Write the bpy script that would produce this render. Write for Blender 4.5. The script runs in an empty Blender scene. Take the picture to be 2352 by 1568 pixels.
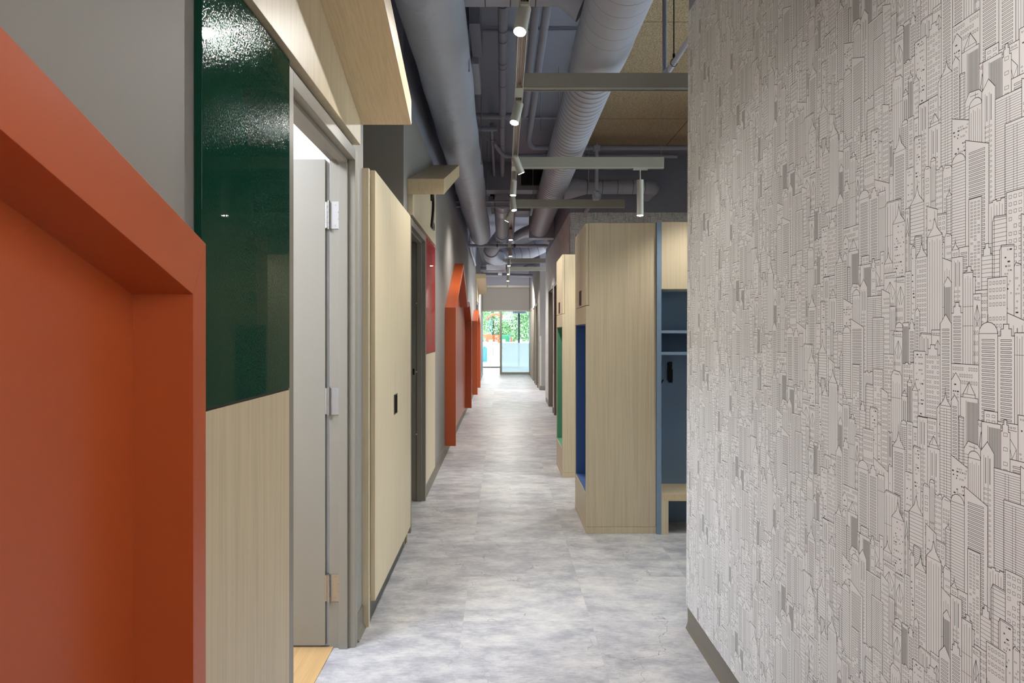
import bpy, math, random
import numpy as np
from mathutils import Vector, Matrix
random.seed(7)
sc = bpy.context.scene
COL = sc.collection
F = 1600.0; CX = 1153.0; CY = 768.0; H = 1.365      # focal in px, vanishing point, eye height

# ------------------------------------------------------------------ camera, world, exposure
cam_d = bpy.data.cameras.new('camera'); cam = bpy.data.objects.new('camera', cam_d); COL.objects.link(cam)
cam.location = (0, 0, H); cam.rotation_euler = (math.radians(90), 0, 0)
cam_d.sensor_width = 36; cam_d.lens = 36*F/2352
cam_d.shift_x = (1176-CX)/2352; cam_d.shift_y = -(784-CY)/2352
cam_d.clip_start = 0.02; cam_d.clip_end = 300
sc.camera = cam
world = bpy.data.worlds.new('world'); sc.world = world; world.use_nodes = True
bg = world.node_tree.nodes['Background']
bg.inputs[0].default_value = (0.86, 0.94, 1.0, 1); bg.inputs[1].default_value = 5.6
sc.view_settings.view_transform = 'Standard'; sc.view_settings.look = 'None'
sc.view_settings.gamma = 1; sc.view_settings.use_curve_mapping = False
sc.view_settings.exposure = 0.97
SPOT_W = 46.0

# ------------------------------------------------------------------ materials
def lin(c):
    return tuple(((v/255)/12.92 if v/255 <= .04045 else ((v/255+.055)/1.055)**2.4) for v in c) + (1,)
class NT:
    def __init__(s, name):
        s.m = bpy.data.materials.new(name); s.m.use_nodes = True
        s.t = s.m.node_tree; s.b = s.t.nodes['Principled BSDF']; s.o = s.t.nodes['Material Output']
    def n(s, typ, **kw):
        nd = s.t.nodes.new(typ)
        for k, v in kw.items():
            if k.startswith('i_'):
                key = k[2:]; key = int(key) if key.isdigit() else key
                nd.inputs[key].default_value = v
            else: setattr(nd, k, v)
        return nd
    def l(s, a, b): s.t.links.new(a, b)
    def math(s, op, a, b=None, c=None):
        nd = s.n('ShaderNodeMath', operation=op)
        for i, v in enumerate((a, b, c)):
            if v is None: continue
            if isinstance(v, (int, float)): nd.inputs[i].default_value = v
            else: s.l(v, nd.inputs[i])
        return nd.outputs[0]
    def mix(s, fac, a, b):
        nd = s.n('ShaderNodeMix', data_type='RGBA')
        for k, v in ((0, fac), (6, a), (7, b)):
            if isinstance(v, (int, float, tuple)): nd.inputs[k].default_value = v
            else: s.l(v, nd.inputs[k])
        return nd.outputs[2]
    def pos(s):
        return s.n('ShaderNodeNewGeometry').outputs['Position']
    def mapped(s, vec, scale, loc=(0, 0, 0)):
        mp = s.n('ShaderNodeMapping'); mp.inputs['Scale'].default_value = scale; mp.inputs['Location'].default_value = loc
        s.l(vec, mp.inputs[0]); return mp.outputs[0]
    def noise(s, vec, scale, detail=3, rough=.5):
        nd = s.n('ShaderNodeTexNoise'); nd.inputs['Scale'].default_value = scale
        nd.inputs['Detail'].default_value = detail; nd.inputs['Roughness'].default_value = rough
        s.l(vec, nd.inputs['Vector']); return nd.outputs['Fac']
    def ramp(s, fac, stops):
        nd = s.n('ShaderNodeValToRGB'); cr = nd.color_ramp
        while len(cr.elements) < len(stops): cr.elements.new(.5)
        for e, (p, c) in zip(cr.elements, stops): e.position = p; e.color = c
        s.l(fac, nd.inputs[0]); return nd.outputs[0]
    def bump(s, h, strength, dist=.01):
        nd = s.n('ShaderNodeBump'); nd.inputs['Strength'].default_value = strength; nd.inputs['Distance'].default_value = dist
        s.l(h, nd.inputs['Height']); s.l(nd.outputs[0], s.b.inputs['Normal'])
def plain(name, rgb, rough=.5, metal=0, bump=None, var=0.0, spec=.5, coat=0):
    s = NT(name); s.b.inputs['Roughness'].default_value = rough; s.b.inputs['Metallic'].default_value = metal
    s.b.inputs['Specular IOR Level'].default_value = spec; s.b.inputs['Coat Weight'].default_value = coat
    c = lin(rgb)
    if var:
        f = s.noise(s.pos(), 6, 4)
        a = tuple(v*(1-var) for v in c[:3])+(1,); b = tuple(min(1, v*(1+var)) for v in c[:3])+(1,)
        s.l(s.mix(f, a, b), s.b.inputs['Base Color'])
    else: s.b.inputs['Base Color'].default_value = c
    if bump: s.bump(s.noise(s.pos(), bump[0], 3), bump[1], bump[2] if len(bump) > 2 else .002)
    return s.m
def wood(name, rgb, axis='z', rough=.42):
    s = NT(name); sc_ = {'z': (90, 90, 1.6), 'y': (90, 1.6, 90), 'slope': (150, 4, 22)}[axis]
    p = s.pos()
    f = s.noise(s.mapped(p, sc_), 1.0, 5, .65)
    g = s.noise(s.mapped(p, tuple(v*(.12 if v > 10 else .7) for v in sc_)), 1.0, 3)
    c = lin(rgb)
    lo = tuple(v*.83 for v in c[:3])+(1,); hi = tuple(min(1, v*1.09) for v in c[:3])+(1,)
    col = s.ramp(f, [(.32, lo), (.52, c), (.72, hi)])
    col = s.mix(s.math('MULTIPLY', g, .35), col, tuple(v*.88 for v in c[:3])+(1,))
    s.l(col, s.b.inputs['Base Color']); s.b.inputs['Roughness'].default_value = rough
    s.bump(f, .12, .001)
    return s.m
def emit(name, rgb, strength):
    s = NT(name); s.b.inputs['Base Color'].default_value = (1, 1, 1, 1)
    s.b.inputs['Emission Color'].default_value = lin(rgb); s.b.inputs['Emission Strength'].default_value = strength
    return s.m
def floor_material():
    s = NT('concrete_look_vinyl'); p = s.pos()
    sp = s.n('ShaderNodeSeparateXYZ'); s.l(p, sp.inputs[0]); x, y = sp.outputs[0], sp.outputs[1]
    u = s.math('DIVIDE', s.math('ADD', x, .185), .608); v = s.math('DIVIDE', s.math('SUBTRACT', y, 3.32), .61)
    cu, cv = s.math('FLOOR', u), s.math('FLOOR', v)
    cb = s.n('ShaderNodeCombineXYZ'); s.l(cu, cb.inputs[0]); s.l(cv, cb.inputs[1])
    wn = s.n('ShaderNodeTexWhiteNoise', noise_dimensions='2D'); s.l(cb.outputs[0], wn.inputs['Vector'])
    off = s.n('ShaderNodeVectorMath', operation='SCALE'); s.l(wn.outputs['Color'], off.inputs[0]); off.inputs['Scale'].default_value = 40
    ad = s.n('ShaderNodeVectorMath', operation='ADD'); s.l(p, ad.inputs[0]); s.l(off.outputs[0], ad.inputs[1]); q = ad.outputs[0]
    n1 = s.noise(s.mapped(q, (4.5, 7.5, 1)), 1.0, 12, .72)
    n2 = s.noise(s.mapped(q, (26, 85, 1)), 1.0, 6, .75)
    n3 = s.noise(s.mapped(q, (230, 300, 1)), 1.0, 3, .7)
    k = s.math('ADD', s.math('MULTIPLY', n1, .62), s.math('ADD', s.math('MULTIPLY', n2, .23), s.math('MULTIPLY', n3, .15)))
    k = s.math('ADD', k, s.math('MULTIPLY', s.math('SUBTRACT', wn.outputs['Value'], .5), .05))
    col = s.ramp(k, [(.37, lin((138, 137, 142))), (.46, lin((160, 159, 163))), (.505, lin((176, 175, 177))), (.55, lin((190, 188, 187))), (.63, lin((206, 203, 198)))])
    pit = s.math('MULTIPLY', s.math('GREATER_THAN', s.noise(s.mapped(q, (120, 190, 1), (3, 1, 0)), 1.0, 2, .6), .66), s.math('GREATER_THAN', n1, .52))
    col = s.mix(s.math('MULTIPLY', pit, .35), col, lin((120, 118, 122)))
    # hairline cracks
    dn = s.n('ShaderNodeTexNoise'); dn.inputs['Scale'].default_value = 5; dn.inputs['Detail'].default_value = 5; s.l(q, dn.inputs['Vector'])
    dm = s.n('ShaderNodeVectorMath', operation='SCALE'); s.l(dn.outputs['Color'], dm.inputs[0]); dm.inputs['Scale'].default_value = .35
    da = s.n('ShaderNodeVectorMath', operation='ADD'); s.l(q, da.inputs[0]); s.l(dm.outputs[0], da.inputs[1])
    vo = s.n('ShaderNodeTexVoronoi', feature='DISTANCE_TO_EDGE', voronoi_dimensions='2D'); vo.inputs['Scale'].default_value = 2.5; s.l(da.outputs[0], vo.inputs['Vector'])
    cr = s.math('LESS_THAN', vo.outputs['Distance'], .0036)
    mk = s.math('GREATER_THAN', s.noise(s.mapped(q, (2.2, 2.2, 1), (7, 3, 0)), 1.0, 3), .485)
    col = s.mix(s.math('MULTIPLY', s.math('MULTIPLY', cr, mk), .6), col, lin((70, 68, 72)))
    # rust coloured spots, rare
    rs = s.math('GREATER_THAN', s.noise(s.mapped(p, (5, 7, 1), (1.3, 4.1, 0)), 1.0, 5, .75), .715)
    col = s.mix(s.math('MULTIPLY', rs, .3), col, lin((176, 150, 105)))
    # joints
    ju = s.math('ABSOLUTE', s.math('SUBTRACT', s.math('FRACT', u), .5)); jv = s.math('ABSOLUTE', s.math('SUBTRACT', s.math('FRACT', v), .5))
    j = s.math('GREATER_THAN', s.math('MAXIMUM', ju, jv), .4982)
    col = s.mix(s.math('MULTIPLY', j, .10), col, lin((120, 118, 120)))
    s.l(col, s.b.inputs['Base Color'])
    s.l(s.math('ADD', s.math('MULTIPLY', n2, .25), .26), s.b.inputs['Roughness'])
    s.bump(n2, .10, .002)
    return s.m
def fibre_material():
    s = NT('wood_wool_panel'); p = s.pos()
    a = s.noise(p, 105, 4, .7); b = s.noise(p, 2.0, 3)
    col = s.ramp(a, [(.34, lin((104, 88, 66))), (.48, lin((170, 152, 122))), (.64, lin((210, 194, 162)))])
    col = s.mix(s.math('MULTIPLY', b, .3), col, lin((158, 120, 86)))
    sp = s.n('ShaderNodeSeparateXYZ'); s.l(p, sp.inputs[0])
    u = s.math('ABSOLUTE', s.math('SUBTRACT', s.math('FRACT', s.math('DIVIDE', s.math('SUBTRACT', sp.outputs[0], .8), 1.2)), .5))
    v = s.math('ABSOLUTE', s.math('SUBTRACT', s.math('FRACT', s.math('DIVIDE', s.math('SUBTRACT', sp.outputs[1], 6.28), 1.15)), .5))
    j = s.math('GREATER_THAN', s.math('MAXIMUM', u, v), .4955)
    col = s.mix(s.math('MULTIPLY', j, .75), col, lin((70, 52, 36)))
    s.l(col, s.b.inputs['Base Color']); s.b.inputs['Roughness'].default_value = .95; s.bump(a, .7, .006)
    return s.m
def orange_peel(name, rgb):
    s = NT(name); p = s.pos(); s.b.inputs['Base Color'].default_value = lin(rgb); s.b.inputs['Roughness'].default_value = .3; s.b.inputs['Specular IOR Level'].default_value = .0
    s.b.inputs['Coat Weight'].default_value = .38; s.b.inputs['Coat Roughness'].default_value = .015
    bp = s.n('ShaderNodeBump'); bp.inputs['Strength'].default_value = .32; bp.inputs['Distance'].default_value = .0016
    s.l(s.math('MAXIMUM', s.noise(p, 230, 2, .5), .5), bp.inputs['Height']); s.l(bp.outputs[0], s.b.inputs['Normal']); s.l(bp.outputs[0], s.b.inputs['Coat Normal'])
    return s.m
M = dict(
    floor=floor_material(), fibre=fibre_material(),
    oak=wood('pale_oak_laminate', (211, 195, 163)), oak_y=wood('pale_oak_laminate_level', (212, 190, 152), 'slope'),
    oakfloor=wood('oak_plank_floor', (196, 160, 110), 'y'),
    edge=plain('oak_edge_band', (176, 152, 108), .5), 
    grey=plain('warm_grey_wall_paint', (140, 136, 131), .62, bump=(260, .12, .001)),
    taupe=plain('taupe_enamel', (138, 133, 121), .38),
    base=plain('taupe_vinyl_base', (116, 110, 99), .45),
    slate=plain('slate_blue_paint', (142, 144, 158), .6, var=.04),
    duct=plain('slate_painted_duct', (172, 174, 186), .42, var=.05, bump=(14, .25, .01)),
    wrap=plain('painted_duct_wrap', (172, 177, 190), .45, var=.07, bump=(9, .5, .02)),
    seam=plain('duct_seam', (70, 70, 78), .6),
    track=plain('light_grey_track', (186, 184, 174), .4), copper=plain('copper_conductor', (150, 122, 108), .35, .8),
    beam=plain('grey_channel', (158, 155, 143), .45),
    white=plain('white_paint', (228, 229, 232), .5), paper=plain('wallpaper_white', (234, 234, 233), .6, bump=(400, .1, .0006)),
    ink=plain('wallpaper_ink', (44, 41, 42), .6), 
    orange=plain('orange_laminate', (182, 84, 42), .33, bump=(420, .1, .0005)),
    green=orange_peel('glossy_green_panel', (16, 58, 44)), red=orange_peel('glossy_red_panel', (150, 30, 22)),
    blue=plain('blue_laminate', (66, 102, 162), .5), lgreen=plain('green_laminate', (92, 158, 126), .5),
    lblue=plain('grey_blue_laminate', (124, 146, 168), .5), dblue=plain('grey_blue_laminate_shelf', (104, 124, 144), .5),
    black=plain('black_metal', (14, 14, 15), .35, .3), steel=plain('brushed_steel', (168, 166, 162), .34, 1, bump=(300, .08, .0005)),
    dark=plain('dark_kick', (78, 76, 72), .5), brown=plain('dark_brown_door', (72, 50, 42), .45),
    lens=emit('lamp_lens', (255, 246, 230), 55), panel_lamp=emit('room_lamp', (235, 242, 255), 26),
)
M['grille'] = plain('dark_grille', (36, 32, 32), .7)
s = NT('clear_glass'); s.t.nodes.remove(s.b)
tr = s.n('ShaderNodeBsdfTransparent'); tr.inputs[0].default_value = (.94, .97, .97, 1); gl = s.n('ShaderNodeBsdfGlossy'); gl.inputs['Roughness'].default_value = 0
mx = s.n('ShaderNodeMixShader'); fr = s.n('ShaderNodeFresnel'); s.l(fr.outputs[0], mx.inputs[0]); s.l(tr.outputs[0], mx.inputs[1]); s.l(gl.outputs[0], mx.inputs[2]); s.l(mx.outputs[0], s.o.inputs[0]); M['glass'] = s.m
s = NT('frosted_film'); s.t.nodes.remove(s.b)
tr = s.n('ShaderNodeBsdfTransparent'); tr.inputs[0].default_value = (.93, .98, 1, 1); tl = s.n('ShaderNodeBsdfTranslucent'); tl.inputs[0].default_value = (.90, .94, .95, 1)
mx = s.n('ShaderNodeMixShader'); mx.inputs[0].default_value = .72; s.l(tr.outputs[0], mx.inputs[1]); s.l(tl.outputs[0], mx.inputs[2]); s.l(mx.outputs[0], s.o.inputs[0]); M['film'] = s.m
def leafmat(name, a, b):
    s = NT(name); s.l(s.ramp(s.noise(s.pos(), 3.0, 4), [(.35, lin(a)), (.65, lin(b))]), s.b.inputs['Base Color']); s.b.inputs['Roughness'].default_value = .8; return s.m
M['leaf'] = leafmat('pale_foliage', (88, 128, 84), (150, 186, 128)); M['leaf2'] = leafmat('deep_foliage', (60, 100, 76), (118, 160, 110))
M['bark'] = plain('bark', (96, 84, 70), .9)
M['paving'] = plain('light_paving', (168, 172, 172), .8, var=.04)
M['fence'] = plain('white_fence_paint', (178, 180, 182), .6); M['teal'] = plain('teal_plastic', (30, 104, 130), .5)
M['porange'] = plain('orange_plastic', (196, 78, 42), .45); M['pblue'] = plain('light_blue_steel', (52, 104, 160), .4); M['pgreen'] = plain('green_plastic', (34, 110, 76), .5)
M['post'] = plain('dark_slate_steel', (60, 72, 84), .5)

# ------------------------------------------------------------------ mesh helpers
class MB:
    def __init__(s): s.v = []; s.f = []; s.sm = []; s.extra = []
    def add(s, vs, fs, smooth=False):
        o = len(s.v); s.v += [tuple(v) for v in vs]; s.f += [tuple(i+o for i in f) for f in fs]; s.sm += [smooth]*len(fs); return s
    def box(s, x0, x1, y0, y1, z0, z1):
        return s.add([(x0, y0, z0), (x1, y0, z0), (x1, y1, z0), (x0, y1, z0), (x0, y0, z1), (x1, y0, z1), (x1, y1, z1), (x0, y1, z1)],
                     [(0, 3, 2, 1), (4, 5, 6, 7), (0, 1, 5, 4), (1, 2, 6, 5), (2, 3, 7, 6), (3, 0, 4, 7)])
    def prism_x(s, pts, x0, x1):            # outline in (y, z), counter-clockwise seen from +X
        n = len(pts)
        vs = [(x0, a, b) for a, b in pts]+[(x1, a, b) for a, b in pts]
        return s.add(vs, [tuple(range(n-1, -1, -1)), tuple(range(n, 2*n))]+[(i, (i+1) % n, n+(i+1) % n, n+i) for i in range(n)])
    def prism_y(s, pts, y0, y1):            # outline in (x, z)
        n = len(pts)
        vs = [(a, y0, b) for a, b in pts]+[(a, y1, b) for a, b in pts]
        return s.add(vs, [tuple(range(n)), tuple(range(2*n-1, n-1, -1))]+[((i+1) % n, i, n+i, n+(i+1) % n) for i in range(n)])
    def sweep(s, path, rad, n=24, caps=True):
        path = [Vector(p) for p in path]
        if isinstance(rad, (int, float)): rad = [rad]*len(path)
        t0 = (path[1]-path[0]).normalized(); up = Vector((0, 0, 1)) if abs(t0.z) < .9 else Vector((0, 1, 0))
        a = t0.cross(up).normalized(); rings = []
        for i, p in enumerate(path):
            if i == 0: t = t0
            elif i == len(path)-1: t = (path[i]-path[i-1]).normalized()
            else:
                t = ((path[i+1]-p).normalized()+(p-path[i-1]).normalized())
                t = t.normalized() if t.length > 1e-6 else t0
            a = (a-t*a.dot(t)).normalized(); b = t.cross(a)
            rings.append([p+(a*math.cos(k*2*math.pi/n)+b*math.sin(k*2*math.pi/n))*rad[i] for k in range(n)])
        vs = [v for r in rings for v in r]; fs = []
        for i in range(len(rings)-1):
            for k in range(n):
                k2 = (k+1) % n; fs.append((i*n+k, i*n+k2, (i+1)*n+k2, (i+1)*n+k))
        s.add(vs, fs, True)
        if caps:
            s.add(rings[0], [tuple(range(n-1, -1, -1))]); s.add(rings[-1], [tuple(range(n))])
        return s
    def cyl(s, p0, p1, r, n=20, r2=None): return s.sweep([p0, p1], [r, r if r2 is None else r2], n)
    def join(s, other, mat):                # a second material inside the same mesh
        s.extra.append((len(s.f), mat)); s.add(other.v, other.f); s.sm[-len(other.f):] = other.sm; return s
    def build(s, name, mat, parent=None, bevel=0, seg=2):
        me = bpy.data.meshes.new(name); off = Vector((0, 0, 0))
        par = parent
        while par is not None: off += par.location; par = par.parent
        me.from_pydata([tuple(Vector(v)-off) for v in s.v], [], s.f)
        me.polygons.foreach_set('use_smooth', s.sm); me.materials.append(mat)
        for k, (start, mt) in enumerate(s.extra):
            me.materials.append(mt)
            for p in me.polygons[start:]: p.material_index = k+1
        me.update()
        o = bpy.data.objects.new(name, me); COL.objects.link(o)
        if parent: o.parent = parent
        if bevel:
            b = o.modifiers.new('bevel', 'BEVEL'); b.width = bevel; b.segments = seg; b.limit_method = 'ANGLE'; b.angle_limit = math.radians(50)
        return o
def tag(o, label, cat, group=None, kind=None):
    o['label'] = label; o['category'] = cat
    if group: o['group'] = group
    if kind: o['kind'] = kind
    return o
def thing(name, loc, label, cat, group=None):
    e = bpy.data.objects.new(name, None); e.location = loc; e.empty_display_size = .05; COL.objects.link(e); return tag(e, label, cat, group)
def struct(o, label=None):
    o['kind'] = 'structure'
    if label: o['label'] = label
    return o
def sroot(name, loc, label=None):
    e = bpy.data.objects.new(name, None); e.location = loc; e.empty_display_size = .05; COL.objects.link(e); return struct(e, label)
def arc(pts, r, n=6):                       # polyline with rounded corners
    pts = [Vector(p) for p in pts]; out = [pts[0]]
    for i in range(1, len(pts)-1):
        a = (pts[i-1]-pts[i]).normalized(); b = (pts[i+1]-pts[i]).normalized()
        p0 = pts[i]+a*r; p1 = pts[i]+b*r
        for k in range(n+1):
            t = k/n; out.append(p0*(1-t)**2+pts[i]*2*t*(1-t)+p1*t*t)
    out.append(pts[-1]); return out
def pt(px, py, zr):                         # a point at height H+zr seen at a pixel
    y = F*zr/(CY-py); return ((px-CX)*y/F, y, H+zr)

# ------------------------------------------------------------------ room shell
CZ = 3.75; WL = -.653; PAINT = 2.98
# openings in the left wall
D1 = (2.09, 3.088); D2 = (4.785, 5.765); D3 = (17.3, 18.28); REC = (3.275, 4.62); DH = 2.175
def left_wall(z_lo, z_hi, name, mat):
    m = MB(); y = -3.0
    for (a, b, top) in ((D1[0]+.03, D1[1]-.03, DH-.03), (REC[0], REC[1], 9), (D2[0]+.03, D2[1]-.03, DH-.03), (D3[0]+.03, D3[1]-.03, DH-.03)):
        m.box(WL-.10, WL, y, a, z_lo, z_hi)
        if top < z_hi: m.box(WL-.10, WL, a, b, max(top, z_lo), z_hi)
        y = b
    m.box(WL-.10, WL, y, 24.0, z_lo, z_hi)
    m.box(-1.33, WL-.10, REC[0]-.11, REC[0], z_lo, z_hi); m.box(-1.33, WL-.10, REC[1], REC[1]+.1, z_lo, z_hi)
    m.box(-1.43, -1.33, REC[0]-.11, REC[1]+.1, z_lo, z_hi)
    return struct(m.build(name, mat))
left_wall(0, PAINT, 'wall_left', M['grey'])
left_wall(PAINT, CZ, 'wall_left_upper', M['slate'])
struct(MB().box(-4.2, 4.2, -3.6, 28.72, -.15, 0).build('floor', M['floor']))
struct(MB().box(-4.2, 4.2, -3.6, 28.72, CZ, CZ+.15).build('ceiling', M['slate']))
# behind the camera: the corridor goes on to an end wall
struct(MB().box(-.8, 4.2, -3.3, -3.15, 0, 2.4).box(-.8, 4.2, -3.3, -3.15, 3.4, CZ).box(-.8, 0, -3.3, -3.15, 2.4, 3.4).box(1.7, 4.2, -3.3, -3.15, 2.4, 3.4).build('wall_behind', M['grey']))
g = sroot('fill_window_3', (.6, -3.2, .5), 'added high window behind the viewer, unseen, letting in fill daylight')  # added out of view to let fill daylight into the near corridor
MB().box(0, .05, -3.26, -3.2, 2.4, 3.4).box(1.65, 1.7, -3.26, -3.2, 2.4, 3.4).box(.82, .88, -3.26, -3.2, 2.4, 3.4).box(.05, 1.65, -3.26, -3.2, 2.4, 2.46).box(.05, 1.65, -3.26, -3.2, 3.34, 3.4).build('window_frame', M['taupe'], g)
MB().box(.05, 1.65, -3.235, -3.23, 2.46, 3.34).build('pane', M['glass'], g)
# wallpapered partition on the right, in front of the cloakroom
XR = .87; YR = 3.242; PT = 2.86
wr = struct(MB().box(XR, XR+.16, -1.6, YR, 0, PT).build('wall_right', M['paper']))
struct(MB().box(XR, XR+.16, -1.6, YR, PT, CZ).build('wall_right_upper', M['slate']))
struct(MB().prism_y([(XR, 0), (XR-.016, 0), (XR-.014, .006), (XR-.008, .02), (XR-.006, .032), (XR-.006, .104), (XR-.003, .11), (XR, .11)], -1.6, YR).build('baseboard_right', M['base']))
# cloakroom end wall and the corridor wall after it
YC = 9.23; XC = .90
wc = struct(MB().box(XC, 4.05, YC, YC+.15, 0, PAINT).build('wall_cloakroom', M['paper']))
struct(MB().box(XC, 4.05, YC, YC+.15, PAINT, CZ).build('wall_cloakroom_upper', M['slate']))
m = MB().box(4.05, 4.2, -3.3, 17.2, 0, .6).box(4.05, 4.2, -3.3, 17.2, 3.0, CZ).box(4.05, 4.2, -3.3, 3.9, .6, 3.0).box(4.05, 4.2, 5.9, 14.5, .6, 3.0).box(4.05, 4.2, 16.9, 17.2, .6, 3.0)  # both openings added unseen, to bring daylight into cloakroom and branch corridor
struct(m.build('wall_cloakroom_side', M['grey']))
g = sroot('fill_window_4', (4.1, 6.1, .6), 'added unseen window in the cloakroom side wall, letting in fill daylight')  # added out of view as a fill light source for the cloakroom
MB().box(4.1, 4.16, 3.9, 3.96, .6, 3.0).box(4.1, 4.16, 5.84, 5.9, .6, 3.0).box(4.1, 4.16, 4.87, 4.93, .6, 3.0).box(4.1, 4.16, 3.96, 5.84, .6, .66).box(4.1, 4.16, 3.96, 5.84, 2.94, 3.0).build('window_frame', M['taupe'], g)
MB().box(4.128, 4.132, 3.96, 5.84, .66, 2.94).build('pane', M['glass'], g)
DA = (12.12, 13.28); DB = (10.75, 11.85)
m = MB(); y = YC+.15
for a, b in (DB, DA):
    m.box(XC, XC+.15, y, a+.04, 0, PAINT); m.box(XC, XC+.15, a+.04, b-.04, DH, PAINT); y = b-.04
m.box(XC, XC+.15, y, 14.26, 0, PAINT)
wk = struct(m.build('wall_corridor_right', M['paper']))
struct(MB().box(XC, XC+.15, YC+.15, 14.26, PAINT, CZ).build('wall_corridor_right_upper', M['slate']))
# branch corridor on the right, then the last stretch of wall
struct(MB().box(XC+.15, 4.05, 14.11, 14.26, 0, CZ).build('wall_branch_near', M['grey']))
m = MB().box(.93, 4.05, 17.06, 17.21, 0, PAINT)
y = 17.21; far_doors = ((17.9, 18.9), (19.6, 20.6), (21.4, 22.4))
for a, b in far_doors:
    m.box(.93, 1.08, y, a+.04, 0, PAINT); m.box(.93, 1.08, a+.04, b-.04, DH, PAINT); y = b-.04
m.box(.93, 1.08, y, 24.0, 0, PAINT)
struct(m.build('wall_far_right', M['grey']))
struct(MB().box(.93, 4.05, 17.06, 17.21, PAINT, CZ).box(.93, 1.08, 17.21, 24, PAINT, CZ).build('wall_far_right_upper', M['slate']))
m = MB()
for (x0, x1, a, b) in ((XC-.006, XC, YC, DB[0]), (XC-.006, XC, DB[1], DA[0]), (XC-.006, XC, DA[1], 14.26), (.924, .93, 17.06, 17.9), (.924, .93, 18.9, 19.6), (.924, .93, 20.6, 21.4), (.924, .93, 22.4, 23.86)):
    m.box(x0, x1, a, b, 0, .105)
m.box(.924, 2.0, 17.053, 17.06, 0, .105).box(XC-.006, 4.0, YC-.006, YC, 0, .105)
struct(m.build('baseboard_corridor', M['base']))
m = MB()
for a, b in ((-3, D1[0]), (D1[1], REC[0]-.03), (D2[1], D3[0]), (D3[1], 23.86)):
    m.prism_y([(WL, 0), (WL+.02, 0), (WL+.016, .008), (WL+.010, .022), (WL+.008, .03), (WL+.008, .10), (WL+.004, .105), (WL, .105)][::-1], a, b)
struct(m.build('baseboard_left', M['base']))
# far screen wall
YF = 23.9
struct(MB().box(-.80, 1.08, YF, YF+.12, 2.21, PAINT).build('wall_far', M['grey']))
struct(MB().box(-.80, 1.08, YF, YF+.12, PAINT, CZ).build('wall_far_upper', M['slate']))
struct(MB().box(-.653, .93, YF-.25, YF, 2.96, 3.04).build('trim_1', M['taupe']))
# vestibule beyond
struct(MB().box(-2.2, -2.1, YF+.12, 28.7, 0, 2.9).box(2.3, 2.4, YF+.12, 28.7, 0, 2.9).box(-2.2, -.8, YF, YF+.12, 0, 2.9).box(1.08, 2.4, YF, YF+.12, 0, 2.9).build('wall_vestibule', M['white']))
struct(MB().box(-2.2, 2.4, YF+.12, 28.8, 2.9, 3.0).build('ceiling_vestibule', M['white']))

# wooden ceiling panels over the cloakroom
struct(MB().box(.82, 4.05, -1.6, 8.58, 3.665, 3.72).build('ceiling_cloakroom', M['fibre']))
# dark bulkhead across the ceiling
struct(MB().box(-.653, .9, 9.62, 9.9, 3.36, CZ).build('trim_2', M['slate']))

# ------------------------------------------------------------------ doors
def door_frame(root, x, y0, y1, side, depth=.112, zt=DH, fw=.05):
    # side = +1: corridor lies towards +X of x (frame runs back towards -X)
    s_ = side; X = lambda d: x-s_*d
    m = MB()
    def bx(a, b, y0_, y1_, z0, z1):
        xa, xb = sorted((X(a), X(b))); m.box(xa, xb, y0_, y1_, z0, z1)
    st = .016
    for (ya, yb, d) in ((y0, y0+fw, 1), (y1-fw, y1, -1)):
        bx(0, depth, ya, yb, 0, zt)
        if d > 0: bx(.031, .069, yb, yb+st, 0, zt-fw)
        else: bx(.031, .069, ya-st, ya, 0, zt-fw)
    bx(0, depth, y0+fw, y1-fw, zt-fw, zt); bx(.031, .069, y0+fw, y1-fw, zt-fw-st, zt-fw)
    return m.build('door_frame', M['taupe'], root, bevel=.0015)
d1 = sroot('door_1', (-.63, 3.0, 0), 'taupe metal door standing open into a bright room beside the green panel')
door_frame(d1, -.640, D1[0], D1[1], 1)
leaf = MB().box(-.769-.905, -.769, 3.0310, 3.0760, .012, 2.128).build('door_leaf', M['taupe'], d1, bevel=.0015)
for z in (.262, 1.075, 1.885):
    m = MB()
    m.box(-.7445, -.708, 3.0345, 3.0372, z-.059, z+.059)
    for k in range(5):
        z0 = z-.0575+k*.023; m.cyl((-.7535, 3.0270, z0+.0012), (-.7535, 3.0270, z0+.0218), .0072, 14)
    m.cyl((-.7535, 3.0270, z-.062), (-.7535, 3.0270, z+.062), .0058, 14)
    m.box(-.769, -.762, 3.0295, 3.0710, z-.057, z+.057)
    m.box(-.7535, -.744, 3.0320, 3.0365, z-.057, z+.057)
    hg = m.build('hinge', M['steel'], d1); hg['label'] = 'brushed steel butt hinge'
    for i, (dx, dz) in enumerate(((-.728, .045), (-.716, .015), (-.716, -.016), (-.728, -.045))):
        MB().cyl((dx, 3.0350, z+dz), (dx, 3.0325, z+dz), .0042, 12).cyl((dx, 3.0330, z+dz), (dx, 3.0318, z+dz), .0016, 6).build('screw', M['steel'], hg)
# room behind door 1
struct(MB().box(-4.1, -4.0, .6, 3.16, 0, 2.75).box(-4.0, WL-.10, 3.06, 3.165, 0, 2.75).box(-4.0, WL-.10, .6, .7, 0, 2.75).box(-4.0, WL-.10, .6, 3.16, 2.7, 2.8).build('wall_classroom', M['white']))
struct(MB().box(-4.0, -.735, .7, D1[1]-.05, 0, .004).build('floor_classroom', M['oakfloor']))
t = thing('ceiling_lamp', (-1.6, 2.0, 2.68), 'flat white ceiling lamp in the bright room behind the open door', 'ceiling lamp')
MB().box(-1.9, -1.3, 1.4, 2.6, 2.68, 2.699).build('housing', M['white'], t)
MB().box(-1.87, -1.33, 1.43, 2.57, 2.674, 2.68).build('diffuser', M['panel_lamp'], t)
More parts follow.
